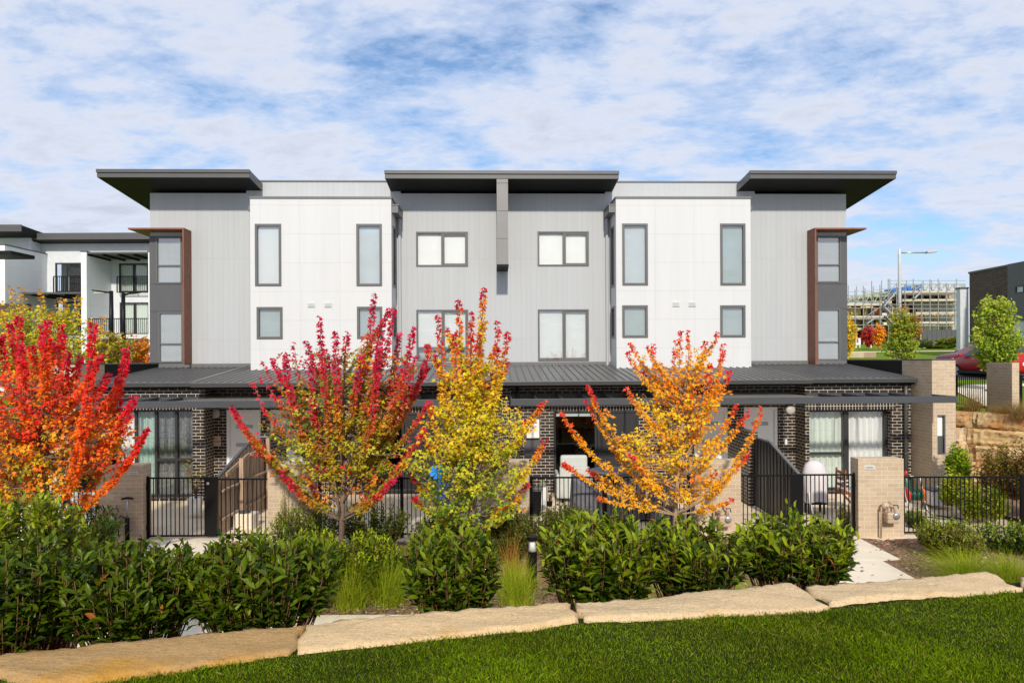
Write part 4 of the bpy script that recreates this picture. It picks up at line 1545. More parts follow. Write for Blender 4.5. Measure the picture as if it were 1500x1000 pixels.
build(mb, 'feet', M['black'], t)


def covered(label, px0, px1, pyt, D, lean_):
    x0, y, z1 = at(px0, pyt, D); x1 = at(px1, pyt, D)[0]
    t = thing('covered_chair', label, 'covered chair', ((x0 + x1) / 2, y, 0), 'chairs under grey covers')
    w = x1 - x0
    nx_, nz_ = 16, 12
    vs, fs = [], []
    rg = random.Random(px0)
    # outline ring (plan) at several heights; back is high on one side
    n = 30
    for j in range(nz_ + 1):
        f = j / nz_
        for k in range(n):
            a = 2 * math.pi * k / n
            cx, cy = math.cos(a), math.sin(a)
            rx = (abs(cx) ** .5) * (1 if cx > 0 else -1) * w * .5
            ry = (abs(cy) ** .5) * (1 if cy > 0 else -1) * .42
            side = (rx / (w * .5) + 1) / 2
            topz = z1 * (1 - .46 * side) if lean_ > 0 else z1 * (1 - .46 * (1 - side))
            fold = 1 + .04 * math.sin(7 * a + rg.random() * .3) * (1 - f)
            vs.append(((x0 + x1) / 2 + rx * fold * (1 - .12 * f), y + ry * fold * (1 - .15 * f), .06 + (topz - .06) * f))
    for j in range(nz_):
        for k in range(n):
            fs.append((j * n + k, j * n + (k + 1) % n, (j + 1) * n + (k + 1) % n, (j + 1) * n + k))
    vs.append(((x0 + x1) / 2, y, z1 * .77)); c_ = len(vs) - 1
    for k in range(n):
        fs.append((nz_ * n + k, nz_ * n + (k + 1) % n, c_))
    build(MB().mesh(vs, fs), 'cover', M['cover'], t, smooth=True)
    mb = MB()
    for a in (x0 + .1, x1 - .1):
        for b in (-.25, .25):
            mb.tube([(a, y + b, 0), (a, y + b, .2)], .018, 6)
    build(mb, 'legs', M['black'], t)
covered('chair under a dark grey cover nearest the white cactus pot', 834, 895, 695, 15.4, 1)
covered('chair under a grey cover behind the orange leaves', 893, 945, 693, 15.9, -1)
covered('chair under a grey cover beside the orange tree trunk', 948, 990, 700, 15.5, -1)
x0, y, z1 = at(880, 688, 16.6); x1 = at(915, 688, 16.6)[0]
t = thing('outdoor_table', 'round grey outdoor table between the covered chairs', 'table', ((x0 + x1) / 2, y, 0))
build(MB().lathe(((x0 + x1) / 2, y, z1 - .03), [(.55, 0), (.56, .015), (.55, .03)], 28), 'tabletop', M['cover'], t)
build(MB().lathe(((x0 + x1) / 2, y, 0), [(.25, 0), (.05, .05), (.04, z1 - .04)], 14), 'pedestal', M['black'], t)
x, y, z1 = at(782, 712, 16.2)
t = thing('garden_caddy', 'black plastic garden caddy in the corner behind the fence', 'caddy', (x, y, 0))
build(MB().prism([(x - .16, y, 0), (x + .16, y, 0), (x + .19, y, z1 - .1), (x - .19, y, z1 - .1)], (0, .3, 0)), 'body', M['black'], t, bevel=.02)
build(MB().box(x - .2, x + .2, y - .02, y + .32, z1 - .098, z1 - .04), 'lid', M['char'], t, bevel=.015)
x, y, z1 = at(640, 691, 11.35)
t = thing('toy_pinwheel', 'bright blue garden pinwheel among the leaves of the yellow green tree', 'pinwheel', (x, y, 0))
build(MB().tube([(x, y, 0), (x, y, z1)], .008, 8), 'stick', M['hose'], t)
mb = MB()
for k in range(6):
    a = k * math.pi / 3
    c, s_ = math.cos(a), math.sin(a)
    c2, s2 = math.cos(a + .7), math.sin(a + .7)
    mb.prism([(x, y - .03, z1), (x + .13 * c, y - .03, z1 + .13 * s_), (x + .10 * c2, y - .09, z1 + .10 * s2)], (0, .006, 0))
build(mb, 'blades', M['blue'], t)
x, y, z1 = at(655, 676, 16.2)
t = thing('blue_tub', 'dull blue tub behind the pinwheel', 'tub', (x, y, .0))
build(MB().lathe((x, y, .0), [(.2, 0), (.26, z1 * .9), (.28, z1), (.25, z1)], 20), 'body', M['tarp'], t)
x0, y, z1 = at(336 + 18, 750, 15.0)[0], 15.0, .34
t = thing('stone_trough', 'pale concrete trough behind the fence by the timber divider', 'trough', (x0, y, 0))
build(MB().box(x0 - .2, x0 + .25, y, y + .35, 0, z1), 'body', M['conc'], t, bevel=.02)
build(MB().lathe((x0, y + .17, z1 + .002), [(.12, 0), (.13, .03), (.06, .05)], 14), 'lid', M['char'], t)

# bollard light
x, y, _ = at(780, 830, 11.0)
zt = at(780, 785, 11.0)[2]
t = thing('bollard_light', 'short black bollard light with a clear lens standing in the mulch', 'bollard light', (x, y, 0))
build(MB().lathe((x, y, 0), [(.075, 0), (.075, zt - .24), (.06, zt - .235)], 20), 'post', M['black'], t)
build(MB().lathe((x, y, zt - .235), [(.072, 0), (.05, .07), (.045, .17)], 20), 'reflector', plain('white_reflector', (.75, .75, .72), .25), t, smooth=True)
build(MB().lathe((x, y, zt - .236), [(.073, 0), (.073, .175)], 20), 'lens', glassmat('lens_glass', (.95, .95, .95), .08), t, smooth=True)
build(MB().lathe((x, y, zt - .06), [(.085, 0), (.085, .05), (.07, .06)], 20), 'cap', M['black'], t)


# ================================================================== AUTUMN TREES
def bez(a, b, c, s):
    return a.lerp(b, s).lerp(b.lerp(c, s), s)


def stops_col(stops, s):
    for (p0, c0), (p1, c1) in zip(stops, stops[1:]):
        if s <= p1:
            f = (s - p0) / max(1e-6, p1 - p0)
            return [u + (v - u) * f for u, v in zip(c0, c1)]
    return list(stops[-1][1])


def autumn_tree(label, cat_name, base, D, trunk_top, tips, body, limb_stops, body_cols, leaf=.085, dens=120, nbody=200,
                bark='bark', group='autumn trees planted along the front fence', trunk_r=.05, sleeve=.10, seed=1, leafless=(), depth=.75,
                twigs=8, tipcut=.0, trunkpts=None, bodyleaf=13, attach=(.15, .75)):
    rg = random.Random(seed)
    t = thing(cat_name, label, 'tree', base, group)
    B = Vector(base)
    top = Vector(at(*trunk_top, D))
    tp = [B] + [Vector(at(*p, D)) for p in (trunkpts or [])] + [top]
    mb = MB()
    mb.tube([B - Vector((0, 0, .05))] + tp[1:] if len(tp) > 2 else [B - Vector((0, 0, .05)), B.lerp(top, .33) + Vector((.02, 0, 0)), B.lerp(top, .66), top],
            [trunk_r] + [trunk_r * (.8 - .6 * i / max(1, len(tp) - 2)) for i in range(len(tp) - 1)] if len(tp) > 2 else [trunk_r, trunk_r * .85, trunk_r * .65, trunk_r * .3], 9)
    build(mb, 'trunk', M[bark], t, smooth=True)
    crown0 = min(Vector(at(tx[0], tx[1], D)).z for tx in body) if body else top.z * .5
    br = MB()
    P, Dv, Nv, cs, sz = [], [], [], [], []

    def leafat(p, out, col, droop=.5, size=1.0):
        d = Vector((out.x + rg.gauss(0, .6), out.y + rg.gauss(0, .6), out.z * .4 - droop + rg.gauss(0, .5)))
        nn = Vector((rg.gauss(0, .5), rg.gauss(-.75, .45), .45 + rg.random() * .5))
        P.append(p); Dv.append(d); Nv.append(nn)
        k = rg.uniform(.72, 1.22)
        cs.append([max(0, c * k) for c in col]); sz.append(leaf * size * rg.uniform(.65, 1.2))

    def axis(z):
        if len(tp) > 2:
            for a, b in zip(tp, tp[1:]):
                if a.z <= z <= b.z:
                    return a.lerp(b, (z - a.z) / max(1e-6, b.z - a.z))
            return tp[-1] if z > tp[-1].z else tp[0]
        return B.lerp(top, max(0, min(1, (z - B.z) / (top.z - B.z))))

    for i, tip in enumerate(tips):
        w = tip[2] if len(tip) > 2 else 1.0
        dy = rg.uniform(-depth, depth)
        E = Vector(at(tip[0], tip[1], D + dy))
        lo = B.z + (top.z - B.z) * attach[0]
        za = max(lo, min(top.z, E.z - .25 - abs(E.x - B.x) * .9, lo + (top.z - lo) * rg.uniform(.0, 1.0)))
        if E.z < za:
            za = max(lo * .9, E.z - .05 if E.z > lo else lo)
        A = axis(za)
        C = A.lerp(E, .5)
        hx = Vector((E.x - A.x, E.y - A.y, 0))
        up_ = (E.z - A.z) / max(.05, hx.length)
        k_ = .62 + .25 * max(0, min(1, (up_ - .5) / 1.2)) * rg.uniform(.4, 1)
        C = A + hx * k_ + Vector((rg.gauss(0, .06), rg.gauss(0, .06), (E.z - A.z) * .34 + .05 * hx.length))
        Ln = (E - A).length
        pts = [bez(A, C, E, q / 7) for q in range(8)]
        br.tube(pts, [trunk_r * (.42 - .36 * q / 7) for q in range(8)], 5)
        bare = i in leafless
        n = int(dens * Ln * (.25 if bare else 1))
        for q in range(n):
            s = .28 + .72 * rg.random()
            p = bez(A, C, E, s)
            tg = (bez(A, C, E, min(1, s + .03)) - bez(A, C, E, s - .03)).normalized()
            o = Vector((rg.gauss(0, 1), rg.gauss(0, 1), rg.gauss(0, 1)))
            o = (o - tg * o.dot(tg)).normalized()
            r = sleeve * w * (1.15 - .75 * s) * rg.uniform(.15, 1)
            sc = s + rg.gauss(0, .07)
            leafat(p + o * r, o + tg * .4, stops_col(limb_stops, sc if w >= .9 else (sc - .05 if w > .6 else sc - .17)), .35)
        for q in range(int(twigs * Ln)):
            s = .2 + .5 * rg.random() ** 1.3
            p = bez(A, C, E, s)
            tg = (bez(A, C, E, min(1, s + .03)) - bez(A, C, E, s - .03)).normalized()
            o = Vector((rg.gauss(0, 1), rg.gauss(0, 1), rg.gauss(.4, .7))).normalized()
            d = (tg * .5 + o * .8).normalized()
            ln = rg.uniform(.14, .36) * (1.15 - .8 * s)
            e = p + d * ln
            br.tube([p, e], [.006, .003], 4, False)
            for _ in range(3 if bare else 9):
                f = rg.uniform(.25, 1.05)
                oo = Vector((rg.gauss(0, 1), rg.gauss(0, 1), rg.gauss(0, 1))).normalized()
                leafat(p + d * ln * f + oo * .035, oo + d * .4, stops_col(limb_stops, s * .95 + f * .10 + rg.gauss(0, .05)), .5)
    # filled body of the crown: many twigs spread through ellipsoids
    wsum = sum(b[2] * b[3] for b in body)
    for (cx, cy, rx, ry, cols) in body:
        c = Vector(at(cx, cy, D))
        sx, sz_ = rx / 1000 * D, ry / 1000 * D
        m_ = int(nbody * rx * ry / wsum)
        for _ in range(m_):
            while True:
                q = Vector((rg.uniform(-1, 1), rg.uniform(-1, 1), rg.uniform(-1, 1)))
                if .12 < q.length < 1:
                    break
            q = q * (q.length ** -.25)
            e = c + Vector((q.x * sx, q.y * min(sx, 1.0), q.z * sz_))
            ax = axis(min(top.z, max(B.z + (top.z - B.z) * attach[0], e.z - .2)))
            d = (e - ax)
            d = (d.normalized() + Vector((0, 0, .35)) + Vector((rg.gauss(0, .3), rg.gauss(0, .3), rg.gauss(0, .3)))).normalized()
            ln = rg.uniform(.22, .5)
            st = e - d * ln
            br.tube([st, e], [.007, .003], 4, False)
            if rg.random() < .22:
                br.tube([ax, ax.lerp(st, .5) - Vector((0, 0, .03)), st], [.016, .011, .007], 4, False)
            col = cols[rg.randrange(len(cols))]
            for _2 in range(bodyleaf):
                f = rg.uniform(.1, 1.1)
                oo = Vector((rg.gauss(0, 1), rg.gauss(0, 1), rg.gauss(0, .7))).normalized()
                kk = rg.uniform(.85, 1.15)
                c2 = cols[rg.randrange(len(cols))] if rg.random() < .25 else col
                leafat(st + d * ln * f + oo * .06, oo + d * .3, [v * kk for v in c2], .65)
    build(br, 'branches', M[bark], t, smooth=True, fix=False)
    leafcloud('crown', np.array([tuple(p) for p in P]), np.array([tuple(p) for p in Dv]), np.array([tuple(p) for p in Nv]), np.array(sz), np.array(cs), MAPLE, M['leaf'], t)
    return t


CR, RD, OR, GO = (.70, .008, .035), (.80, .035, .012), (.88, .22, .008), (.95, .47, .012)
YE, YG, OL, GR = (.85, .60, .015), (.58, .55, .018), (.42, .35, .016), (.15, .25, .015)
LM = (.34, .44, .016)
MG, DKR = (.66, .010, .060), (.45, .015, .04)

autumn_tree('scarlet and orange maple with many upright red shoots at the left edge of the picture', 'maple_tree', (at(62, 800, 11.4)[0], 11.4, 0), 11.4, (62, 560),
            [(27, 460), (14, 475), (3, 489), (70, 467), (62, 474), (90, 477), (100, 511), (136, 473), (148, 518), (185, 511), (186, 527),
             (175, 564), (198, 580), (216, 626, .8), (190, 606), (-20, 480), (-40, 500), (-50, 540), (44, 505), (118, 520), (160, 545), (-60, 600), (78, 500), (30, 500)],
            [(40, 590, 110, 50, [RD, OR, RD, (.84, .09, .01)]), (60, 640, 125, 48, [OR, GO, OR, (.85, .28, .01), OL]), (50, 690, 100, 40, [OL, OR, YG, OL, GO, OR]), (150, 640, 50, 42, [RD, OR, OR])],
            [(0, OL), (.35, OR), (.62, (.9, .12, .01)), (.82, (.82, .02, .022)), (1, (.70, .008, .055))], None, leaf=.078, dens=185, nbody=470, seed=4, sleeve=.072, depth=.8, trunk_r=.06, twigs=4)

autumn_tree('crimson topped maple with a bare twiggy left side and green and orange lower leaves', 'maple_tree', (at(499, 816, 12.5)[0], 12.5, 0), 12.5, (505, 520),
            [(548, 427), (572, 451), (577, 453), (561, 467), (605, 479), (585, 488), (628, 505, .8), (608, 521), (628, 537, .7), (628, 587, .6), (621, 627, .6),
             (468, 463, .7), (491, 485), (509, 485), (448, 499), (417, 517), (398, 524), (380, 546, .8), (340, 595, .6), (347, 611, .6), (380, 589, .6), (367, 643, .6),
             (412, 690, .8), (455, 705, .8), (542, 719, .8), (578, 701, .8), (600, 654, .9), (530, 520), (475, 510), (455, 520), (555, 500), (590, 540), (395, 570, .6), (370, 560, .4), (385, 530, .4), (430, 500, .5)],
            [(500, 590, 95, 55, [OL, (.68, .30, .014), GR, OL, GR, YG]), (500, 650, 105, 50, [OL, YG, OL, (.62, .38, .014), YG, GR, LM]), (500, 695, 70, 28, [OR, (.8, .3, .012), OL, RD]), (430, 620, 50, 45, [GR, OL, (.5, .16, .02)]),
             (560, 540, 55, 45, [OR, (.8, .3, .012), OL, YG]), (450, 535, 50, 28, [DKR, OL, MG, (.6, .14, .02)])],
            [(0, GR), (.25, OL), (.45, (.55, .28, .014)), (.58, (.70, .14, .02)), (.70, (.66, .03, .05)), (1, (.62, .01, .075))], None, leaf=.074, dens=145, nbody=300, sleeve=.072, seed=9, leafless=(17, 20, 32, 33, 34, 35), depth=.8,
            trunk_r=.058, attach=(.20, .8), twigs=4.5)

autumn_tree('yellow green maple with a few red tipped shoots in front of the centre pillar', 'maple_tree', (at(692, 800, 12.0)[0], 12.0, 0), 12.0, (690, 500),
            [(709, 420), (672, 437), (641, 460), (654, 478), (665, 486), (729, 469), (744, 484), (729, 507), (709, 471), (625, 505), (629, 588, .9), (618, 626, .9),
             (798, 586, .7), (799, 644, .7), (772, 708, .9), (604, 727, .9), (724, 547), (690, 455), (600, 690, .9), (640, 520), (745, 530), (700, 490), (775, 610, .9), (640, 745), (740, 740)],
            [(690, 560, 50, 40, [YG, GO, YE, OR]), (688, 625, 90, 42, [YE, YG, YG, GO, YE]), (686, 678, 98, 42, [YG, YE, GR, YG, LM, YG]), (690, 728, 84, 30, [LM, GR, YG, GR, LM])],
            [(0, GR), (.3, YG), (.68, YE), (.80, (.80, .32, .015)), (.90, (.70, .03, .02)), (1, (.58, .012, .04))], None, leaf=.076, dens=110, nbody=410, seed=21, depth=.7, trunk_r=.05, attach=(.16, .8), sleeve=.07, twigs=4)

autumn_tree('golden orange maple with red shoot tips and a pale leaning trunk', 'maple_tree', (at(987, 800, 12.5)[0], 12.5, 0), 12.5, (1006, 540),
            [(822, 603, .75), (861, 563, .8), (859, 587, .75), (916, 566, .8), (961, 573), (922, 501, .8), (919, 515, .8), (948, 504, .8), (957, 503, .7), (966, 531, .9), (990, 498, .8), (997, 483, .8),
             (1008, 483, .8), (1033, 500, .8), (1054, 485, .9), (1059, 503, .7), (1060, 513, .8), (1069, 542), (1080, 591, .8), (1116, 596, .7), (1099, 599, .9), (1099, 659, .7), (1074, 731, .7),
             (823, 677, .7), (861, 687, .8), (876, 729, .6), (924, 666), (940, 545), (1040, 530), (890, 640, .8), (1050, 690, .8)],
            [(985, 600, 65, 38, [GO, OR, GO, YE, YE]), (975, 650, 85, 36, [GO, GO, YE, (.92, .5, .014), YE]), (990, 695, 75, 26, [GO, YE, OR, GO]), (1010, 555, 50, 28, [OR, GO, OR])],
            [(0, YE), (.3, GO), (.68, GO), (.80, OR), (.87, (.84, .09, .015)), (.92, (.76, .012, .02)), (1, (.72, .008, .045))], None, leaf=.072, dens=95, nbody=230, seed=33, bark='barkp', depth=.75, trunk_r=.05, sleeve=.065,
            trunkpts=[(990, 735), (997, 650)], attach=(.24, .8), twigs=3.5)


# street trees far behind: built the same way, coarser
def far_tree(label, base_px, D, top_px, tips, body, stops, zb, leaf, seed, nbody=160, dens=45, group='street trees in the distance', cat='street_tree', bark='barkp', tr=.06):
    x = at(base_px, 520, D)[0]
    autumn_tree(label, cat, (x, D, zb), D, top_px, tips, body, stops, None, leaf=leaf, dens=dens, nbody=nbody, seed=seed, group=group, bark=bark, trunk_r=tr, sleeve=.2, depth=.6, twigs=3, attach=(.25, .9), bodyleaf=11)

BG = (.26, .36, .02)
far_tree('yellow green tree with upright shoots behind the scarlet maple', 70, 24, (70, 470),
         [(15, 420), (31, 419), (60, 425), (86, 436), (96, 440), (116, 432), (0, 440), (45, 450), (150, 462), (140, 470), (-30, 440), (75, 455)],
         [(50, 475, 85, 28, [YG, YE, BG, YG]), (50, 520, 110, 35, [YG, OL, BG, YE])], [(0, BG), (.6, YG), (.85, YE), (1, (.55, .2, .02))], 0, .11, 41, 420, 60)
far_tree('olive and amber tree below the twin black street lamps', 165, 25, (165, 490), [(135, 478), (150, 480), (178, 486), (190, 488)],
         [(160, 512, 38, 28, [OL, (.42, .24, .02), OL, YG])], [(0, OL), (1, (.42, .24, .02))], 0, .11, 42, 170, 40)
far_tree('small orange tree beside the dark corner window', 208, 26, (208, 505), [(200, 492), (212, 490), (220, 500)],
         [(208, 515, 20, 24, [GO, OR, (.5, .22, .02)])], [(0, GO), (1, OR)], 0, .10, 43, 90, 40)
GZ = lambda x, y: float(hills(np.array(x), np.array(y)))
far_tree('green street tree with a reddening right side below the tall street lamp', 1322, 33, (1322, 460), [(1318, 443), (1326, 447), (1308, 462), (1338, 462), (1346, 480)],
         [(1322, 478, 22, 28, [BG, (.32, .40, .02), (.45, .40, .02)]), (1320, 508, 26, 20, [BG, (.36, .45, .02)]), (1338, 476, 12, 16, [(.38, .1, .02), (.5, .05, .02), OL])], [(0, BG), (.8, OL), (1, (.45, .12, .02))], GZ(16, 33) - .2, .13, 51, 330, 40)
far_tree('dense green street tree in front of the dark red car', 1460, 25, (1460, 450), [(1447, 428), (1468, 432), (1440, 440), (1480, 440), (1490, 470), (1428, 480)],
         [(1458, 462, 27, 30, [BG, (.34, .46, .02), (.45, .52, .03)]), (1459, 500, 36, 30, [BG, (.20, .32, .015), (.40, .48, .03)]), (1458, 522, 26, 16, [BG, (.22, .32, .015)])], [(0, BG), (1, (.5, .54, .03))], GZ(17.8, 25) - .1, .115, 52, 520, 40)
far_tree('sliver of yellow tree showing past the right corner of the terrace', 1240, 34, (1240, 460), [(1244, 452), (1250, 470), (1248, 490), (1236, 450)],
         [(1240, 490, 14, 28, [YE, GO, OL, YG])], [(0, OL), (1, YE)], GZ(17, 34) - .2, .13, 53, 150, 40)
far_tree('round crimson tree in front of the building site', 1273, 62, (1272, 485), [(1266, 478), (1278, 477)], [(1272, 491, 11, 14, [(.45, .02, .02), (.55, .05, .02), DKR])], [(0, DKR), (1, RD)], GZ(30, 62), .2, 54, 110, 15, tr=.1)
far_tree('small bright orange tree beside the crimson one', 1288, 58, (1288, 480), [(1286, 473), (1292, 476)], [(1288, 490, 9, 15, [OR, GO, (.72, .2, .01)])], [(0, OR), (1, GO)], GZ(30, 58), .18, 55, 110, 15, tr=.08)


# ================================================================== SHRUBS
def laurel(label, px0, px1, pytop, D, zroot, zlow, leaf=.095, nshoot=60, ry=.36, seed=1, group='laurel hedge plants behind the sandstone edging', per=20,
           cols=None, name='laurel_shrub', flat=.12, fresh_lit=.75):
    rg = random.Random(seed)
    x0, x1 = at(px0, 800, D)[0], at(px1, 800, D)[0]
    zt = at((px0 + px1) / 2, pytop + 70 / D, D)[2]
    cx, rx = (x0 + x1) / 2, (x1 - x0) / 2
    t = thing(name, label, 'shrub', (cx, D, zroot), group)
    cols = cols or [(.028, .058, .003), (.042, .078, .003), (.020, .042, .003), (.066, .104, .004)]
    fresh = (.30, .36, .010)  # lime new growth, brightened to carry sunlight on the tips
    P, Dv, Nv, cs, sz = [], [], [], [], []
    mb = MB()
    H = zt - zlow
    for k in range(nshoot):
        a = rg.uniform(0, 6.283)
        rr = math.sqrt(rg.random())
        ex, ey = rr * math.cos(a), rr * math.sin(a)
        top = zt - H * (flat * 2.2 * (rr ** 3)) - rg.random() ** 1.6 * H * .36 + (rg.random() < .08) * .06
        if rg.random() < .34:
            top = zlow + H * rg.uniform(.25, .75)
            ex, ey = math.cos(a) * rg.uniform(.85, 1.0), math.sin(a) * rg.uniform(.85, 1.0)
        tip = Vector((cx + ex * rx * 1.0, D + ey * ry * 1.0, top))
        b = Vector((cx + rg.uniform(-.25, .25) * rx, D + rg.uniform(-.2, .2) * ry, zroot))
        m_ = Vector((cx + ex * rx * .92, D + ey * ry * .92, zlow + .05 * H))
        pts = [bez(b, m_, tip, q / 6) for q in range(7)]
        mb.tube(pts, [.007 - .0008 * q for q in range(7)], 5)
        L_ = (tip - m_).length
        n = int(per * 2.5 * max(.55, L_ / .5))
        ph = rg.uniform(0, 6.28)
        for q in range(n):
            s = .16 + .84 * (q + rg.random() * .6) / n
            p = bez(b, m_, tip, s)
            if p.z < zlow - .05:
                continue
            az = ph + q * 2.4 + rg.gauss(0, .3)
            f = (p.z - zlow) / H
            el = (.22 + 1.0 * max(0, s - .78) * 3) + rg.gauss(0, .25)
            el = min(1.2, el)
            tg = (tip - m_).normalized()
            d = Vector((math.cos(az) * math.cos(el), math.sin(az) * math.cos(el), math.sin(el))) + tg * .35
            p = p + Vector((rg.gauss(0, .02), rg.gauss(0, .02), rg.gauss(0, .01)))
            P.append(tuple(p)); Dv.append(tuple(d)); Nv.append((rg.gauss(0, .35), rg.gauss(-.1, .35), 1))
            c = cols[rg.randrange(len(cols))]
            if s > .74 and rg.random() < .75:
                w = (s - .74) / .26
                c = [u + (v - u) * w * fresh_lit for u, v in zip(c, fresh)]
            if rg.random() < .004:
                c = (.30, .09, .02)
            elif rg.random() < .05:
                c = (.13, .17, .02)
            kk = rg.uniform(.8, 1.25)
            cs.append([v * kk for v in c])
            sz.append(leaf * 1.03 * rg.uniform(.7, 1.15) * (.75 if s > .93 else 1))
    build(mb, 'stems', M['stem'], t, smooth=True, fix=False)
    leafcloud('foliage', np.array(P), np.array(Dv), np.array(Nv), np.array(sz), np.array(cs), OVAL, M['laurel'], t, smooth=True)
    return t


def hd(px, off=.50):      # depth of the hedge line behind the stones at picture column px
    u = (px - 750) / 1000
    return (YS0 + off) / (1 - YSK * u)
hedge = [
    ('dark laurel hedge plant in the bottom left corner of the picture', -90, 112, 782, 250, .45),
    ('dark laurel hedge plant below the bicycle pump', 100, 288, 782, 210, .40),
    ('dark laurel hedge plant below the timber divider', 280, 488, 772, 230, .40),
    ('round laurel plant standing alone between the grass tussocks and the bollard light', 592, 738, 758, 150, .36),
    ('laurel hedge plant right beside the bollard light', 795, 962, 742, 210, .40),
    ('laurel hedge plant below the orange maple trunk', 940, 1094, 750, 180, .38),
    ('laurel hedge plant beside the pale concrete path', 1082, 1246, 742, 190, .38),
]
for i, (lb, a, b, pt, ns, ry) in enumerate(hedge):
    pxm = (a + b) / 2
    D = hd(pxm)
    laurel(lb, a, b, pt, D, ZS - .75, ZS - .02 - .06, leaf=.098, nshoot=int(ns * .72), ry=ry, seed=60 + i, fresh_lit=(.16, .20, .32, .45, .75, .75, .9)[i])  # tip tint falls off leftward, putting the left side's shade into leaf colour

MIDG = [(.050, .090, .005), (.070, .115, .006), (.035, .065, .004)]
laurel('low laurel between the grass tussocks and the rosemary shrubs', 575, 660, 792, 11.3, 0, .15, leaf=.09, nshoot=110, ry=.45, seed=90, group='laurels further back in the garden bed', cols=MIDG, fresh_lit=.8)
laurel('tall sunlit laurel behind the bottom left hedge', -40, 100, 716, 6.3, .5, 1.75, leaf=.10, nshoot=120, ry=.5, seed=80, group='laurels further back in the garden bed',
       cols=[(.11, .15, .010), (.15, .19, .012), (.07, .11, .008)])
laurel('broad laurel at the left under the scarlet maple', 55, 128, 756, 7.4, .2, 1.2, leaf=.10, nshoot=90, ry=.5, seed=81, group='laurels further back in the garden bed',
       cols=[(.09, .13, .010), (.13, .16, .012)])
laurel('low laurel in front of the crimson topped maple trunk', 400, 500, 768, 9.9, 0, .35, leaf=.095, nshoot=110, ry=.5, fresh_lit=.9, cols=MIDG, seed=82, group='laurels further back in the garden bed')
laurel('low laurel to the right of the crimson topped maple trunk', 490, 585, 772, 10.6, 0, .2, leaf=.095, nshoot=120, ry=.5, fresh_lit=.9, cols=MIDG, seed=83, group='laurels further back in the garden bed')
laurel('dark glossy camellia below the cream pillar behind the crimson topped maple', 398, 500, 732, 13.0, 0, .2, leaf=.075, nshoot=110, ry=.45, seed=84, group='dark camellias along the fence', name='camellia_shrub', cols=[(.035, .075, .010), (.05, .095, .012)])
laurel('dark glossy camellia along the fence right of the crimson topped maple', 495, 600, 730, 13.2, 0, .2, leaf=.075, nshoot=110, ry=.4, seed=85, group='dark camellias along the fence', name='camellia_shrub', cols=[(.030, .062, .009), (.04, .075, .01)])
laurel('laurel in front of the right hand fence beside the mulch', 1345, 1440, 752, 12.6, 0, .1, leaf=.085, nshoot=110, ry=.5, seed=86, group='shrubs along the right hand fence', cols=[(.085, .13, .012), (.13, .17, .014), (.20, .16, .03)])
laurel('dark laurel at the right edge of the picture', 1430, 1540, 758, 12.9, 0, .1, leaf=.085, nshoot=110, ry=.5, seed=87, group='shrubs along the right hand fence', cols=[(.04, .09, .014), (.06, .12, .016)])
laurel('low green shrub between the gas meter pillar and the laurel', 1326, 1356, 742, 14.9, 0, .05, leaf=.06, nshoot=70, ry=.3, seed=88, group='shrubs along the right hand fence', cols=[(.05, .10, .02), (.07, .13, .02)])
laurel('small yellow flowering shrub behind the right gate', 1225, 1250, 735, 14.7, 0, .1, leaf=.06, nshoot=30, ry=.2, seed=89, group='', cols=[(.3, .26, .02), (.10, .15, .02)])


def fine_shrub(label, px0, px1, pytop, D, leaf, n, cols, zroot=0, name='rosemary_shrub', group='', ry=.5, seed=5, tmpl=NEEDLE, up=.8, cat='shrub'):
    rg = random.Random(seed)
    x0, x1 = at(px0, 780, D)[0], at(px1, 780, D)[0]
    zt = at((px0 + px1) / 2, pytop, D)[2]
    cx, rx, H = (x0 + x1) / 2, (x1 - x0) / 2, zt - zroot
    t = thing(name, label, cat, (cx, D, zroot), group)
    P, Dv, Nv, cs, sz = [], [], [], [], []
    mb = MB()
    for k in range(n):
        a, rr = rg.uniform(0, 6.283), math.sqrt(rg.random())
        tip = Vector((cx + rr * rx * math.cos(a) * rg.uniform(.8, 1.2), D + rr * ry * math.sin(a), zroot + H * (1 - .30 * rr ** 2.5) * rg.uniform(.45, 1.08)))
        b = Vector((cx + rr * rx * .4 * math.cos(a), D + rr * ry * .4 * math.sin(a), zroot))
        b = b.lerp(tip, .35)
        mb.tube([b, tip], [.006, .002], 4, False)
        for q in range(16):
            s = q / 15
            p = b.lerp(tip, s)
            az = q * 2.4 + rg.random()
            d = Vector((math.cos(az), math.sin(az), up + rg.gauss(0, .3)))
            P.append(tuple(p)); Dv.append(tuple(d)); Nv.append((rg.gauss(0, .5), rg.gauss(0, .5), 1))
            c = cols[rg.randrange(len(cols))]; kk = rg.uniform(.7, 1.3)
            cs.append([v * kk for v in c]); sz.append(leaf * rg.uniform(.7, 1.2))
    build(mb, 'stems', M['stem'], t, fix=False)
    leafcloud('foliage', np.array(P), np.array(Dv), np.array(Nv), np.array(sz), np.array(cs), tmpl, M['grassb'], t)
    return t
RS = [(.11, .165, .024), (.145, .20, .03), (.08, .125, .02)]
fine_shrub('soft rosemary like shrub below the yellow green maple', 600, 700, 752, 12.3, .06, 620, RS, tmpl=KITE, group='soft needle leaved shrubs along the middle fence', seed=1)
fine_shrub('soft rosemary like shrub left of the bollard light', 690, 790, 745, 12.6, .06, 620, RS, tmpl=KITE, group='soft needle leaved shrubs along the middle fence', seed=2)
fine_shrub('soft rosemary like shrub right of the bollard light, under the grey covered chairs', 780, 880, 741, 12.9, .06, 620, RS, tmpl=KITE, group='soft needle leaved shrubs along the middle fence', seed=3)
fine_shrub('strappy green shrub behind the bicycle pump pillar on the left', 100, 165, 742, 11.6, .16, 160, [(.05, .10, .02), (.08, .13, .02)], seed=4, tmpl=NEEDLE, up=1.2, name='strappy_shrub')
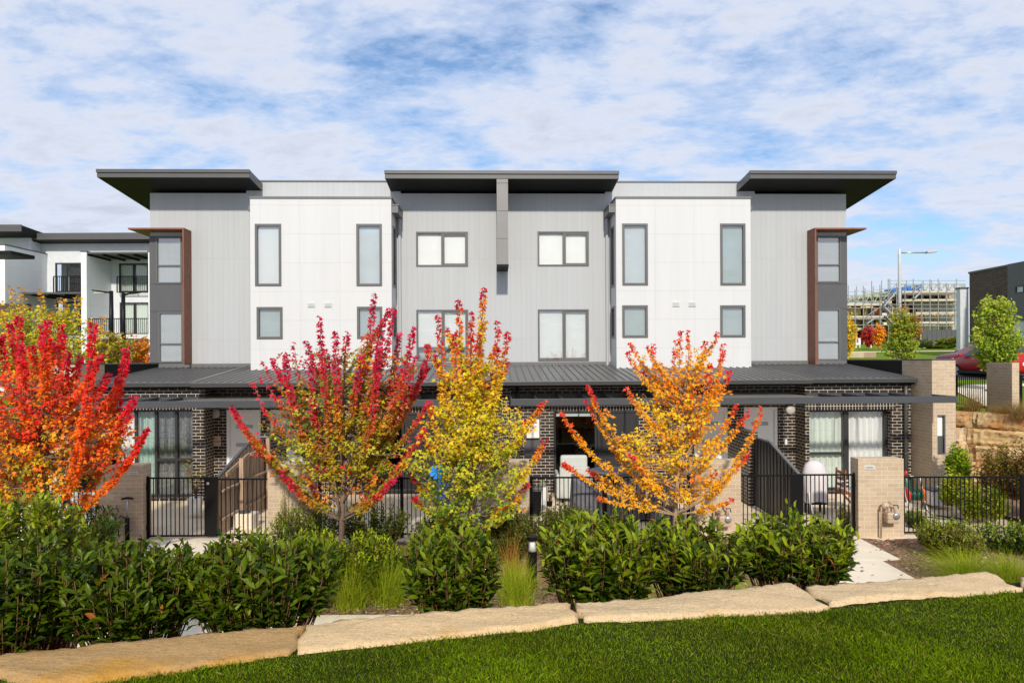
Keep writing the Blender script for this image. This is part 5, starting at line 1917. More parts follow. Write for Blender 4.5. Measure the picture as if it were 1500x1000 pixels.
fine_shrub('lime green bush against the cream blade wall', 1388, 1420, 652, 17.0, .10, 110, [(.26, .40, .02), (.36, .46, .02), (.16, .28, .02)], zroot=.5, seed=6, tmpl=KITE, name='lime_bush', ry=.3, group='bushes at the foot of the rock wall')
fine_shrub('yellow green bush behind the right hand fence below the lime bush', 1378, 1425, 694, 16.0, .09, 170, [(.34, .42, .02), (.46, .46, .03), (.20, .28, .02)], zroot=.1, seed=7, tmpl=KITE, name='yellow_bush', ry=.4, group='bushes at the foot of the rock wall')
fine_shrub('loose green bush behind the fence post at the right', 1400, 1475, 712, 15.2, .08, 210, [(.17, .26, .02), (.26, .32, .02), (.38, .40, .02)], zroot=.0, seed=8, tmpl=KITE, name='green_bush', ry=.4, group='bushes at the foot of the rock wall')
fine_shrub('rusty brown autumn bush at the foot of the rock wall', 1436, 1500, 655, 15.6, .08, 280, [(.26, .12, .03), (.34, .17, .04), (.22, .20, .03), (.16, .22, .03)], zroot=.3, seed=9, tmpl=KITE, name='rusty_bush', ry=.5, group='bushes at the foot of the rock wall')
fine_shrub('rusty brown autumn bush cut off by the right picture edge', 1480, 1560, 640, 15.0, .08, 280, [(.26, .12, .03), (.34, .18, .04), (.20, .18, .03), (.14, .20, .03)], zroot=.3, seed=10, tmpl=KITE, name='rusty_bush', ry=.5, group='bushes at the foot of the rock wall')
fine_shrub('pale fern frond beside the pillar behind the crimson topped maple', 408, 432, 700, 13.5, .07, 26, [(.22, .34, .02)], seed=11, name='fern', ry=.15)
fine_shrub('dark tall shrub behind the left fence under the scarlet maple', 98, 142, 672, 15.5, .09, 200, [(.04, .07, .012), (.05, .08, .012)], seed=12, tmpl=KITE, name='dark_bush', ry=.3)


def tussock(label, px, pybase, D, r, h, n, cols, seed, z=None, group='lime green grass tussocks'):
    rg = random.Random(seed)
    x, y, zz = at(px, pybase, D)
    z = zz if z is None else z
    t = thing('grass_tussock', label, 'ornamental grass', (x, y, z), group)
    V, F, C = [], [], []
    n = int(n * 1.5)
    for k in range(n):
        a = rg.uniform(0, 6.283)
        lean = abs(rg.gauss(0, .62)) + .10
        bx, by = x + rg.gauss(0, .09), y + rg.gauss(0, .09)
        hh = h * rg.uniform(.45, 1.12)
        w = .0035
        c = cols[rg.randrange(len(cols))]; kk = rg.uniform(.7, 1.3)
        i0 = len(V)
        px_, py_ = -math.sin(a) * w, math.cos(a) * w
        if rg.random() < .5: px_, py_ = w, 0
        m_ = 6
        for q in range(m_):
            s = q / (m_ - 1)
            d = r * lean * 2.0 * s ** 1.6
            zz_ = z + hh * (s - .38 * lean * s ** 3)
            ww = (1 - s * .85)
            for sg in (-1, 1):
                V.append((bx + math.cos(a) * d + sg * px_ * ww - x, by + math.sin(a) * d + sg * py_ * ww - y, zz_ - z))
                f = .55 + .6 * s
                C.append((c[0] * kk, c[1] * kk, c[2] * kk, 1))
        for q in range(m_ - 1):
            F.append((i0 + 2 * q, i0 + 2 * q + 1, i0 + 2 * q + 3, i0 + 2 * q + 2))
    rawmesh('blades', np.array(V), np.array(F), np.array(C), M['grassb'], t)
LG = [(.25, .36, .015), (.33, .40, .02), (.17, .28, .012), (.40, .38, .03)]
tussock('lime green grass tussock left of the pair beside the dark hedge', 515, 884, 10.2, .40, .80, 650, LG, 1, 0)
tussock('lime green grass tussock right of the pair, next to the lone round laurel', 568, 880, 10.35, .42, .82, 700, LG, 2, 0)
tussock('lime green grass tussock between the lone laurel and the bollard light', 757, 880, 10.2, .36, .80, 550, LG, 3, 0)
tussock('sprig of lime grass showing between the two dark left hedges', 292, 870, 9.9, .3, .65, 260, LG, 4, 0)
for k, (px_, py_) in enumerate(((868, 872), (925, 868), (1005, 866), (1072, 862), (1110, 862), (640, 880))):
    tussock('lime grass tussock showing through the gaps at the foot of the laurel hedge, number %d from the left' % (k + 1) if False else
            ('lime grass showing in the gap under the laurel beside the bollard light', 'lime grass under the meeting point of the two middle laurels', 'lime grass showing below the laurel under the orange maple',
             'lime grass in the gap left of the laurel beside the path', 'lime grass under the laurel beside the pale path', 'lime grass behind the lone round laurel')[k], px_, py_, 9.75 + .1 * (k % 3), .42, .62, 330, LG, 30 + k, 0, 'lime grasses behind the laurel hedge')
tussock('orange bronze dry grass behind the lone round laurel', 752, 850, 11.2, .22, .95, 120, [(.35, .14, .03), (.42, .22, .04)], 5, 0, 'bronze grasses')
tussock('wide lime grass tussock at the right edge behind the sandstone', 1480, 880, 10.9, .55, .62, 800, LG, 6, 0)
tussock('lime grass tussock beside the mulch at the right', 1412, 872, 11.1, .55, .62, 800, LG, 7, 0)
tussock('dry tan grass tuft on top of the rock wall', 1425, 600, 19.9, .5, .7, 330, [(.32, .20, .06), (.40, .27, .09), (.20, .16, .05)], 8, 2.1, 'dry grass tufts on the rock wall')
tussock('dry tan grass tuft at the right of the rock wall top', 1497, 605, 18.6, .5, .6, 330, [(.32, .20, .06), (.40, .27, .09), (.20, .16, .05)], 9, 2.05, 'dry grass tufts on the rock wall')
tussock('dry tan grass tuft by the brick pillar on the rock wall', 1466, 606, 19.2, .4, .4, 220, [(.32, .20, .06), (.40, .27, .09)], 10, 2.08, 'dry grass tufts on the rock wall')

# lawn blades (uncountable)
n = 360000
u = NP.random(n)
yy = 2.9 + 2.9 * NP.random(n) ** 1.15
xx = (NP.random(n) * 2 - 1) * (yy * .78 + .35)
lim = YS0 + YSK * xx + np.interp(xx, [-2.6, -1.19, .40, 1.99, 3.42], [-.40, -.43, -.31, -.43, -.42]) + .03 - .05 * NP.random(n)
keep = yy < lim
xx, yy = xx[keep], yy[keep]
n = len(xx)
a = NP.random(n) * 6.283
hh = .019 * (0.6 + .8 * NP.random(n)) * (1 + .25 * np.sin(xx * 3.1 + yy * 2.2))
ln = hh * NP.normal(0, .65, n)
w = .0011 + .0010 * NP.random(n)
cx, sx = np.cos(a), np.sin(a)
zb = ZL + .012 * np.sin(xx * 2.3 + yy) * np.cos(yy * 1.9) - .004
V = np.zeros((n, 4, 3))
V[:, 0] = np.stack([xx - w * sx, yy + w * cx, zb], 1)
V[:, 1] = np.stack([xx + w * sx, yy - w * cx, zb], 1)
V[:, 2] = np.stack([xx + ln * cx * .4 + w * sx * .8, yy + ln * sx * .4 - w * cx * .8, zb + hh * .6], 1)
V[:, 3] = np.stack([xx + ln * cx, yy + ln * sx, zb + hh], 1)
patch = .5 + .5 * np.sin(xx * 4.3 + 1.7 * np.sin(yy * 3)) * np.sin(yy * 5.1 + xx)
r_ = NP.random(n)
base = np.array([.130, .225, .003])[None] * (0.35 + 1.15 * NP.random((n, 1)) ** 1.3) * (.70 + .6 * patch[:, None]) * (1 + np.array([.25, 0, 0])[None] * NP.random((n, 1)))
dry = r_ < .07 + .08 * (np.sin(xx * 2.1 + 2) * np.sin(yy * 2.7) > .35)
base[dry] = np.array([.26, .22, .04]) * (0.7 + .6 * NP.random((dry.sum(), 1)))
C = np.ones((n, 4, 4)); C[:, :, :3] = base[:, None, :]
F = (np.arange(n)[:, None, None] * 4 + np.array([[0, 1, 2], [0, 2, 3]])[None]).reshape(-1, 3)
lb = rawmesh('lawn_grass', V.reshape(-1, 3), F, C.reshape(-1, 4), M['grassb'], None)
setp(lb, 'short mown green lawn in the foreground', 'grass', kind='stuff')
# fallen leaves and mulch chips
n = 15000
xx = NP.uniform(-5.5, 9.5, n); yy = NP.uniform(9.9, 13.8, n)
onp = ((xx > 5.25) & (xx < 6.78) & (yy < 12.5)) | ((xx > 5.8) & (xx < 7.14) & (yy > 12.4))
onp &= NP.random(n) > .03
xx, yy = xx[~onp], yy[~onp]
n = len(xx)
tilt = NP.normal(0, .5, (n, 3)); tilt[:, 2] = .9
pal = np.array([(.45, .05, .02), (.5, .18, .02), (.45, .3, .05), (.30, .17, .11), (.42, .28, .19), (.16, .09, .06), (.60, .46, .34)])
e = bpy.data.objects.new('x', None); ORG[e] = Vector((0, 0, 0))
bpy.data.objects.remove(e)
tv, tf = KITE
a = NP.random(n) * 6.283
Dd = np.stack([np.cos(a[:n]), np.sin(a[:n]), NP.normal(0, .2, n)], 1)
Dd = nrm(Dd); Sv = nrm(np.cross(tilt, Dd)); Nn = np.cross(Dd, Sv)
sz_ = (.03 + .045 * NP.random(n))[:, None, None]
P_ = np.stack([xx, yy, np.full(n, .045)], 1)
V = P_[:, None, :] + sz_ * (tv[None, :, 0, None] * Dd[:, None] + tv[None, :, 1, None] * Sv[:, None] + tv[None, :, 2, None] * Nn[:, None])
C = np.ones((n, 4, 4)); C[:, :, :3] = pal[NP.choice(7, n, p=[.05, .04, .05, .26, .26, .2, .14])][:, None] * (0.7 + .6 * NP.random((n, 1, 1)))
F = (np.arange(n)[:, None, None] * 4 + np.array(tf)[None]).reshape(-1, 3)
lb = rawmesh('leaf_litter', V.reshape(-1, 3), F, C.reshape(-1, 4), M['grassb'], None)
setp(lb, 'bark chips and fallen leaves scattered over the garden bed', 'leaf litter', kind='stuff')


# ================================================================== RIGHT HAND SIDE: rock wall, fence, street, cars
t = thing('rock_wall', 'stacked rusty sandstone block retaining wall at the right, below the fence', 'retaining wall', (13.4, 19.2, 0))
rg = random.Random(8)
RW0, RWD = Vector((12.87, 19.8, 0)), Vector((.67, -.742, 0))
RWN = Vector((-.742, -.67, 0))
zc = 2.14
for row in range(5):
    h = .46
    q = -1.6 + rg.uniform(0, .6)
    while q < 5.5:
        L_ = rg.uniform(.9, 1.9)
        n_u, n_v = 22, 8
        z1, z0 = zc - row * h, zc - (row + 1) * h + .015
        out = .07 * row
        vs, fs = [], []
        for j in range(n_v):
            for i in range(n_u):
                f, g = i / (n_u - 1), j / (n_v - 1)
                e = min(f * 2, (1 - f) * 2, g, 1 - g) * 3
                b_ = out + rg.uniform(-.022, .022) + .05 * math.sin(f * 5 + row * 2 + q) * math.sin(g * 4 + q) - (.06 if e < .3 else 0)
                p = RW0 + RWD * (q + .008 + (L_ - .016) * f) + RWN * b_
                vs.append((p.x, p.y, z0 + (z1 - z0) * g - .02 * max(0, q) * .3 + rg.uniform(-.022, .014)))
        k0 = len(vs)
        for j in range(n_v - 1):
            for i in range(n_u - 1):
                fs.append((j * n_u + i, j * n_u + i + 1, (j + 1) * n_u + i + 1, (j + 1) * n_u + i))
        A_ = RW0 + RWD * (q + .008) - RWN * .6; B_ = RW0 + RWD * (q + L_ - .008) - RWN * .6
        dz = -.02 * max(0, q) * .3
        vs += [(A_.x, A_.y, z0 + dz), (B_.x, B_.y, z0 + dz), (B_.x, B_.y, z1 + dz), (A_.x, A_.y, z1 + dz)]
        fs.append(tuple(range((n_v - 1) * n_u, n_v * n_u)) + (k0 + 2, k0 + 3))
        fs.append(tuple(range(n_u)) + (k0 + 1, k0))
        fs.append(tuple(j * n_u for j in range(n_v)) + (k0 + 3, k0))
        fs.append(tuple(j * n_u + n_u - 1 for j in range(n_v)) + (k0 + 2, k0 + 1))
        build(MB().mesh(vs, fs), 'block', M[rg.choice(['block', 'block2', 'block', 'block3', 'block2'])], t)
        q += L_
mb = MB().prism([(12.7, 20.3, 0), (16.9, 15.65, 0), (24, 15.65, 0), (24, 21, 0), (12.7, 21, 0)], (0, 0, 2.10))
build(mb, 'terrace', M['field'], None)['kind'] = 'structure'
zc = 2.14
t = thing('brick_pillar', 'cream brick pillar on top of the rusty rock wall', 'pillar', (14.0, 19.5, zc))
build(MB().box(13.9, 14.1, 18.98, 20.0, zc - .1, 3.55), 'brickwork', M['cbrick'], t, bevel=.004)
fence('black tubular fence on the rock wall behind the brick pillar', 13.92, 20.02, 13.8, 23.5, 2.2, 3.14, (.38,), 'black fences on top of the rock wall')
fence('black tubular fence on the rock wall in front of the brick pillar', 14.12, 19.1, 17.0, 16.0, 2.15, 3.2, (.02,), 'black fences on top of the rock wall')


def strip(name, mat, pts, w, lift=.03):
    V, F = [], []
    P_ = [Vector((x, y, 0)) for x, y in pts]
    Q = []
    for a, b in zip(P_, P_[1:]):
        n_ = max(1, int((b - a).length / .8))
        Q += [a.lerp(b, k / n_) for k in range(n_)]
    Q.append(P_[-1])
    for i, p in enumerate(Q):
        d = (Q[min(i + 1, len(Q) - 1)] - Q[max(i - 1, 0)]).normalized()
        s_ = Vector((-d.y, d.x, 0)) * w / 2
        for q in (p - s_, p + s_):
            V.append((q.x, q.y, GZ(q.x, q.y) + lift))
    for i in range(len(Q) - 1):
        F.append((2 * i, 2 * i + 1, 2 * i + 3, 2 * i + 2))
    o = rawmesh(name, np.array(V), np.array(F), np.ones((len(V), 4)), M[mat], None, True)
    o['kind'] = 'structure'
    return o
strip('footpath', 'conc', [(14.6, 20.3), (15.0, 21.0), (17.0, 25.5), (18.5, 27.0), (30, 28.5)], 1.0, .03)
strip('road', 'asph', [(13.6, 33.0), (24, 33.4), (60, 36)], 6.4, .02)
strip('footpath', 'conc', [(14, 52), (60, 56)], 1.3, .05)
strip('kerb', 'conc', [(13.6, 36.5), (24, 36.8), (60, 39.4)], .35, .12)


def car(label, loc, rotz, mat, length=4.5, plate=False):
    t = thing('parked_car', label, 'car', loc, '', rotz)
    X, Y, Z = loc
    k = length / 4.5
    # (x, z_bottom, z_belt, z_top, half width belt, half width top)
    secs = [(0, .42, .62, .68, .62, .55), (.06, .28, .72, .80, .78, .66), (.35, .24, .86, .92, .86, .74), (1.05, .24, .95, 1.03, .90, .74), (1.75, .24, .98, 1.43, .91, .62),
            (2.3, .24, .99, 1.50, .91, .64), (3.2, .24, 1.0, 1.49, .91, .64), (3.85, .24, 1.0, 1.40, .90, .62), (4.25, .28, 1.0, 1.12, .88, .70), (4.45, .35, .92, .97, .82, .70), (4.5, .45, .80, .85, .75, .68)]
    vs, fs = [], []
    for x, zb, zm, zt_, wb, wt in secs:
        ring = [(-wb * .92, zb), (-wb, (zb + zm) / 2), (-wb * .97, zm), (-wt, zt_ - .02), (-wt * .6, zt_ + .012), (0, zt_ + .02), (wt * .6, zt_ + .012), (wt, zt_ - .02), (wb * .97, zm), (wb, (zb + zm) / 2), (wb * .92, zb)]
        for a, b in ring:
            vs.append((X + x * k - length / 2, Y + a, Z + b))
    n = 11
    for i in range(len(secs) - 1):
        for j in range(n - 1):
            fs.append((i * n + j, i * n + j + 1, (i + 1) * n + j + 1, (i + 1) * n + j))
        fs.append((i * n + n - 1, i * n, (i + 1) * n, (i + 1) * n + n - 1))
    fs.append(tuple(range(n))); fs.append(tuple(range((len(secs) - 1) * n, len(secs) * n)))
    build(MB().mesh(vs, fs), 'body', M[mat], t, smooth=True)
    x0 = X - length / 2
    for sg in (-1, 1):
        w = MB()
        w.mesh([(x0 + 1.3 * k, Y + sg * .90, Z + 1.02), (x0 + 2.55 * k, Y + sg * .905, Z + 1.04), (x0 + 2.5 * k, Y + sg * .70, Z + 1.43), (x0 + 1.85 * k, Y + sg * .70, Z + 1.40)], [(0, 1, 2, 3)])
        w.mesh([(x0 + 2.62 * k, Y + sg * .905, Z + 1.04), (x0 + 3.75 * k, Y + sg * .89, Z + 1.05), (x0 + 3.5 * k, Y + sg * .70, Z + 1.40), (x0 + 2.58 * k, Y + sg * .70, Z + 1.43)], [(0, 1, 2, 3)])
        build(w, 'side_window', M['carglass'], t, fix=False)
        m_ = MB().box(x0 + 1.25 * k, x0 + 1.4 * k, Y + sg * .92, Y + sg * 1.08, Z + .98, Z + 1.12)
        build(m_, 'mirror', M[mat], t, bevel=.03)
        s_ = MB().box(x0 + .9 * k, x0 + 3.5 * k, Y + sg * .86, Y + sg * .93, Z + .22, Z + .36)
        build(s_, 'sill', M['tyre'], t, bevel=.02)
        for xx in (.85, 3.55):
            wh = MB().lathe((x0 + xx * k, Y + sg * .80, Z + .33), [(.02, -.11), (.31, -.11), (.335, -.06), (.335, .06), (.31, .11), (.02, .11)], 22, 'y')
            o = build(wh, 'wheel', M['tyre'], t, smooth=False)
            r_ = MB().lathe((x0 + xx * k, Y + sg * .915, Z + .33), [(.02, -.012), (.21, -.012), (.21, .006), (.02, .012)], 16, 'y')
            build(r_, 'rim', M['metal'], o)
    build(MB().mesh([(x0 + 1.12 * k, Y - .70, Z + 1.055), (x0 + 1.12 * k, Y + .70, Z + 1.055), (x0 + 1.70 * k, Y + .58, Z + 1.43), (x0 + 1.70 * k, Y - .58, Z + 1.43)], [(0, 1, 2, 3)]), 'windscreen', M['carglass'], t, fix=False)
    build(MB().mesh([(x0 + 3.93 * k, Y - .60, Z + 1.405), (x0 + 3.93 * k, Y + .60, Z + 1.405), (x0 + 4.24 * k, Y + .66, Z + 1.165), (x0 + 4.24 * k, Y - .66, Z + 1.165)], [(0, 1, 2, 3)]), 'rear_window', M['carglass'], t, fix=False)
    for sg in (-1, 1):
        build(MB().box(x0 + 4.36 * k, x0 + 4.47 * k, Y + sg * .55, Y + sg * .83, Z + .78, Z + .93), 'tail_light', M['red'], t, bevel=.02)
        build(MB().box(x0 + .03, x0 + .16, Y + sg * .45, Y + sg * .74, Z + .62, Z + .74), 'headlight', M['metal'], t, bevel=.02)
    build(MB().box(x0 + 4.49 * k, x0 + 4.515 * k, Y - .26, Y + .26, Z + .60, Z + .73), 'number_plate', M['whitep'], t)
    return t
x, y, _ = at(1375, 530, 32.6)
car('dark red car parked side on behind the green street tree', (x + 3.0, 33.4, GZ(x + 3.0, 33.4) + .02), 0.0, 'redcar', 4.6)
x, y, _ = at(1506, 530, 29.0)
car('bright red car at the right picture edge seen from behind', (x, 31.0, GZ(x, 30) + .02), math.radians(-92), 'redcar2', 4.3)

# tall grey street lamp
D = 40
x, y, z1 = at(1317.5, 366, D)
zb_ = GZ(x, D)
t = thing('street_lamp', 'tall grey street lamp with one long arm above the green street tree', 'street lamp', (x, D, zb_))
build(MB().tube([(x, D, zb_), (x, D, z1 - .3), (x, D, z1 + .1)], [.10, .085, .06], 14), 'pole', plain('pale_galvanised', (.55, .57, .60), .4), t, smooth=True)
ax = at(1358, 370, D); bx = at(1372, 369, D)
build(MB().tube([(x, D, ax[2]), ax], [.045, .035], 8), 'arm', M['metal'], t, smooth=True)
build(MB().prism([(ax[0] - .05, D - .15, ax[2] - .05), (bx[0], D - .12, ax[2] + .02), (bx[0], D + .12, ax[2] + .02), (ax[0] - .05, D + .15, ax[2] - .05)], (0, 0, .13)), 'lamp_head', M['frost'], t, bevel=.03)

# two black park lamps on the left
for px, pt, pa, lb in ((163, 426, 137, 'black street lamp with its flat head pointing left'), (180.5, 429, 204, 'black street lamp with its flat head pointing right')):
    D = 34
    x, y, z1 = at(px, pt, D)
    t = thing('street_lamp', lb, 'street lamp', (x, D, 0), 'black street lamps at the left')
    build(MB().tube([(x, D, .0), (x, D, z1 - 1.6), (x, D, z1)], [.12, .11, .09], 10), 'pole', M['black'], t, smooth=True)
    xa2 = at(pa, pt + (0 if pa < px else 1), D)[0]
    s_ = -1 if pa < px else 1
    build(MB().hexa([(x, D - .06, z1 - .14), (xa2, D - .14, z1 + .0), (xa2, D + .14, z1 + .0), (x, D + .06, z1 - .14),
                     (x, D - .06, z1 - .05), (xa2, D - .14, z1 + .06), (xa2, D + .14, z1 + .06), (x, D + .06, z1 - .05)]), 'lamp_head', M['black'], t)
    a_, b_ = sorted((x + s_ * .3, xa2 - s_ * .05))
    zm = z1 - .07
    build(MB().box(a_, b_, D - .08, D + .08, zm - .05, zm - .0), 'lens', M['frost'], t)

# ------------------------------------------------------------------ background townhouses, left
D = 48
t = thing('distant_townhouses', 'pale grey and white townhouses with balconies behind the trees at the left', 'building', (at(100, 500, D)[0], D, 1.5))
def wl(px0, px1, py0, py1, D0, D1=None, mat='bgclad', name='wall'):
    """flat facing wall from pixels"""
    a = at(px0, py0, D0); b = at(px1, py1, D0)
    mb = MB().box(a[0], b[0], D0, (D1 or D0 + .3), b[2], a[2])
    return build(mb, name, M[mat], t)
FD = 48
# far facades
a = at(-60, 343, FD); b = at(240, 560, FD)
mb = MB()
W_ = []
for r in ((81, 385, 119, 428), (83, 442, 119, 478), (174.5, 386, 218, 428), (175.5, 443, 219, 490)):
    p, q = at(r[0], r[1], FD), at(r[2], r[3], FD)
    W_.append((p[0], q[0], q[2], p[2]))
FL = fr(0, FD)
wall_holes(mb, FL, a[0], b[0], 1.0, a[2], W_, .15)
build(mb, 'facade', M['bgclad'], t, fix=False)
mb = MB()
for w in W_:
    fbox(mb, FL, w[0] - .3, w[1] + .3, w[2] - .3, w[3] + .3, -1.2, -1.1)
build(mb, 'room', M['blindg'], t)
for i, w in enumerate(W_):
    mm = w[0] + (w[1] - w[0]) * (.45 if i < 2 else .5)
    o = window(t, FL, w, mull=[mm] if i < 2 else [mm - .02, mm + .04], fw=.10, fmat='dframe', glass='glass', cover='curtain' if i > 1 else None, cmat='curtain')
    if i < 2:
        c = MB(); fbox(c, FL, mm, w[1], w[2], w[3], -.3, -.28)
        build(c, 'blind', M['dark' if i == 0 else 'blindg'], o)
# roofs
def bg_roof(px0, px1, py0, py1, D0, D1, pback, name='roof'):
    a = at(px0, py0, D0); b = at(px1, py1, D0)
    c = at(px1, pback, D1)
    mb = MB().hexa([(a[0], D0, b[2]), (b[0], D0, b[2]), (b[0], D1, b[2] - .4), (a[0], D1, b[2] - .4), (a[0], D0, a[2]), (b[0], D0, a[2]), (b[0], D1, a[2] - .4), (a[0], D1, a[2] - .4)])
    r = build(mb, name, M['soffit'], t)
    f = MB().box(a[0], b[0], D0 - .06, D0 - .005, b[2] + .08, a[2] + .04)
    build(f, 'fascia', M['fascia'], r)
bg_roof(46, 260, 342.5, 352, 47.1, 56, 0)
bg_roof(-80, 32, 330.5, 341, 45.6, 52, 0)
# walls that stand forward between the houses, seen from the right
def party(px_near, py_top_near, pxw, Dn, Df, zt_px, name, grey=True):
    a = at(px_near, py_top_near, Dn)
    x1 = a[0]
    x0 = at(px_near - pxw, py_top_near, Dn)[0]
    mb = MB().box(x0, x1, Dn, Df, 1.0, a[2])
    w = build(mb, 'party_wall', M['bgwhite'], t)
    c = MB().box(x0 - .04, x1 + .04, Dn - .04, Df - .01, a[2] + .004, a[2] + .07)
    build(c, 'coping', M['char'], w)
party(126.6, 369, 8, 45.2, 47.99, 0, 'a')
party(7, 359, 40, 44.0, 47.99, 0, 'b')
party(228, 369, 11, 45.2, 47.99, 0, 'c')
wl(-80, 46, 343, 372, 47.0, 47.98)
# canopies
def can(px0, px1, py, D0, D1, pdy):
    a = at(px0, py, D0); b = at(px1, py, D0)
    mb = MB().box(a[0], b[0], D0, D1, a[2] - .12, a[2])
    o = build(mb, 'canopy', M['fascia'], t)
    mb = MB()
    for k in range(5):
        x = a[0] + (b[0] - a[0]) * k / 4
        mb.box(x - .05, x + .05, D0, D1, a[2] - .24, a[2] - .122)
    build(mb, 'rafter', M['soffit'], o)
can(127, 217, 369, 45.3, 47.98, 0)
can(22, 118, 428, 45.3, 47.98, 0)
# balcony slabs and rails
def balc(px0, px1, pyt, pyb, D0, slab_=False):
    a = at(px0, pyt, D0); b = at(px1, pyb, D0)
    mb = MB()
    n_ = int((b[0] - a[0]) / .13)
    for k in range(n_ + 1):
        x = a[0] + (b[0] - a[0]) * k / n_
        w = .035 if k in (0, n_) else .012
        mb.box(x - w, x + w, D0 - .02, D0 + .02, b[2], a[2])
    mb.box(a[0], b[0], D0 - .03, D0 + .03, a[2] - .0, a[2] + .06)
    mb.box(a[0], b[0], D0 - .03, D0 + .03, b[2] - .05, b[2])
    o = build(mb, 'balcony_rail', M['black'], t)
    if slab_:
        s_ = MB().box(a[0] - .2, b[0] + .2, D0 - .1, FD - .01, b[2] - .35, b[2] - .055)
        build(s_, 'balcony_slab', M['white'], t)
balc(78.5, 118, 405.5, 427.5, 47.6)
balc(171.5, 218, 405.5, 427.5, 47.6)
balc(127, 218, 467.5, 488, 45.4, True)
balc(75, 118, 470, 490, 45.4, True)
wl(117, 240, 496, 560, 45.6, 45.9, 'dbrick', 'base_wall')
wl(-60, 40, 445, 560, 43.5, 43.9, 'bbrick', 'base_wall')
b_ = at(16, 372, 36); 
mb = MB().box(at(-40, 368, 40)[0], at(16, 368, 40)[0], 40, 42, at(16, 372.5, 40)[2], at(16, 367, 40)[2])
build(mb, 'porch_roof', M['soffit'], t)

# ------------------------------------------------------------------ building site, right
SD = 80
t = thing('unfinished_building', 'unfinished apartment building behind scaffolding at the right', 'building', (at(1330, 500, SD)[0], SD + 3, 5))
xl, xr = at(1225, 500, SD)[0], at(1412, 500, SD)[0]
xm = at(1296, 500, SD)[0]
def zz(py): return at(1320, py, SD)[2]
mb = MB()
for a, b, pys in ((xl, xm, (448, 465, 481)), (xm + .01, xr, (428, 441, 459, 473))):
    for py in pys:
        mb.box(a, b, SD + 1.2, SD + 12, zz(py) - .15, zz(py) + .15)
build(mb, 'floor_slab', M['conc'], t)
mb = MB().box(xl, xr, SD + 5, SD + 5.3, 4.5, zz(443))
build(mb, 'core_wall', plain('site_shadow_wall', (.16, .12, .10), .9, var=.5, vscale=.6), t)
mb = MB()
for k in range(9):
    x = xl + (xr - xl) * (k + .5) / 9
    mb.box(x - .2, x + .2, SD + 1.3, SD + 1.7, 4.8, zz(447))
build(mb, 'column', M['timberp'], t)
mb = MB()
for (pa, pb, py0, py1, m_) in ((1343, 1408, 446, 457, 0), (1343, 1408, 461, 472, 0), (1352, 1408, 477, 482, 0)):
    n_ = 6
    for k in range(n_):
        a, b = pa + (pb - pa) * k / n_, pa + (pb - pa) * (k + .85) / n_
        p, q = at(a, py0, SD + 1.5), at(b, py1, SD + 1.5)
        mb.box(p[0], q[0], SD + 1.4, SD + 1.5, q[2], p[2])
build(mb, 'glazing', M['blindg'], t)
for (pa, pb, py0, py1, m_, nm) in ((1278, 1290, 448, 463, 'orange', 'brick_panel'), (1246, 1260, 447, 463, 'timberp', 'stud_wall'), (1335, 1372, 474, 483, 'whitep', 'site_hut'), (1305, 1330, 430, 445, 'bark', 'brick_panel')):
    p, q = at(pa, py0, SD + 1.35), at(pb, py1, SD + 1.35)
    build(MB().box(p[0], q[0], SD + 1.2, SD + 1.35, q[2], p[2]), nm, plain('clay_brick', (.32, .13, .06), .9) if m_ == 'orange' else M[m_], t)
mb = MB()
for (pa, pb, pt, pb2) in ((1228, 1292, 433, 444), (1340, 1410, 443, 450), (1320, 1412, 417, 427), (1262, 1310, 428, 434)):
    p, q = at(pa, pt, SD + 1), at(pb, pb2, SD + 1)
    n_ = int((q[0] - p[0]) / .9)
    for k in range(n_):
        x0_, x1_ = p[0] + (q[0] - p[0]) * k / n_, p[0] + (q[0] - p[0]) * (k + 1) / n_
        mb.bar((x0_, SD + .9, q[2]), ((x0_ + x1_) / 2, SD + .9, p[2]), .09, .09)
        mb.bar(((x0_ + x1_) / 2, SD + .9, p[2]), (x1_, SD + .9, q[2]), .09, .09)
    mb.bar((p[0], SD + .9, p[2]), (q[0], SD + .9, p[2]), .12, .12)
    mb.bar((p[0], SD + .9, q[2]), (q[0], SD + .9, q[2]), .12, .12)
build(mb, 'roof_truss', plain('green_treated_timber', (.36, .44, .30), .8, var=.3), t)
for (pa, pb, pt, pb2) in ((1305, 1335, 418, 429), (1345, 1350.5, 416, 424)):
    p, q = at(pa, pt, SD + .5), at(pb, pb2, SD + .5)
    build(MB().hexa([(p[0], SD + .5, q[2]), (q[0], SD + .5, q[2] + .2), (q[0], SD + 2, q[2] + .2), (p[0], SD + 2, q[2]),
                     (p[0], SD + .5, p[2] - .4), (q[0], SD + .5, p[2]), (q[0], SD + 2, p[2]), (p[0], SD + 2, p[2] - .4)]), 'tarpaulin', M['tarp'], t)

pal_ = [plain('tan_infill', (.40, .30, .19), .9, var=.3), plain('grey_infill', (.30, .30, .29), .9, var=.3), plain('shadow_infill', (.05, .045, .04), .9), plain('pale_infill', (.55, .54, .50), .9, var=.2), plain('clay_infill', (.36, .16, .08), .9, var=.3)]
rq = random.Random(17)
for (pa, pb, levels) in ((1228, 1295, ((449, 464), (466, 480), (482, 500))), (1298, 1408, ((430, 440), (443, 457), (461, 472), (475, 484)))):
    for (py0, py1) in levels:
        px = pa
        while px < pb - 3:
            wpx = rq.uniform(4, 13)
            p, q = at(px, py0, SD + 3.2), at(min(pb, px + wpx), py1, SD + 3.2)
            build(MB().box(p[0], q[0] - .06, SD + 3 + rq.uniform(0, .8), SD + 4.2, q[2], p[2]), 'infill_panel', rq.choice(pal_), t)
            px += wpx
t = thing('scaffolding', 'steel scaffolding with plank decks in front of the unfinished building', 'scaffold', (at(1330, 500, SD)[0], SD - .5, 5))
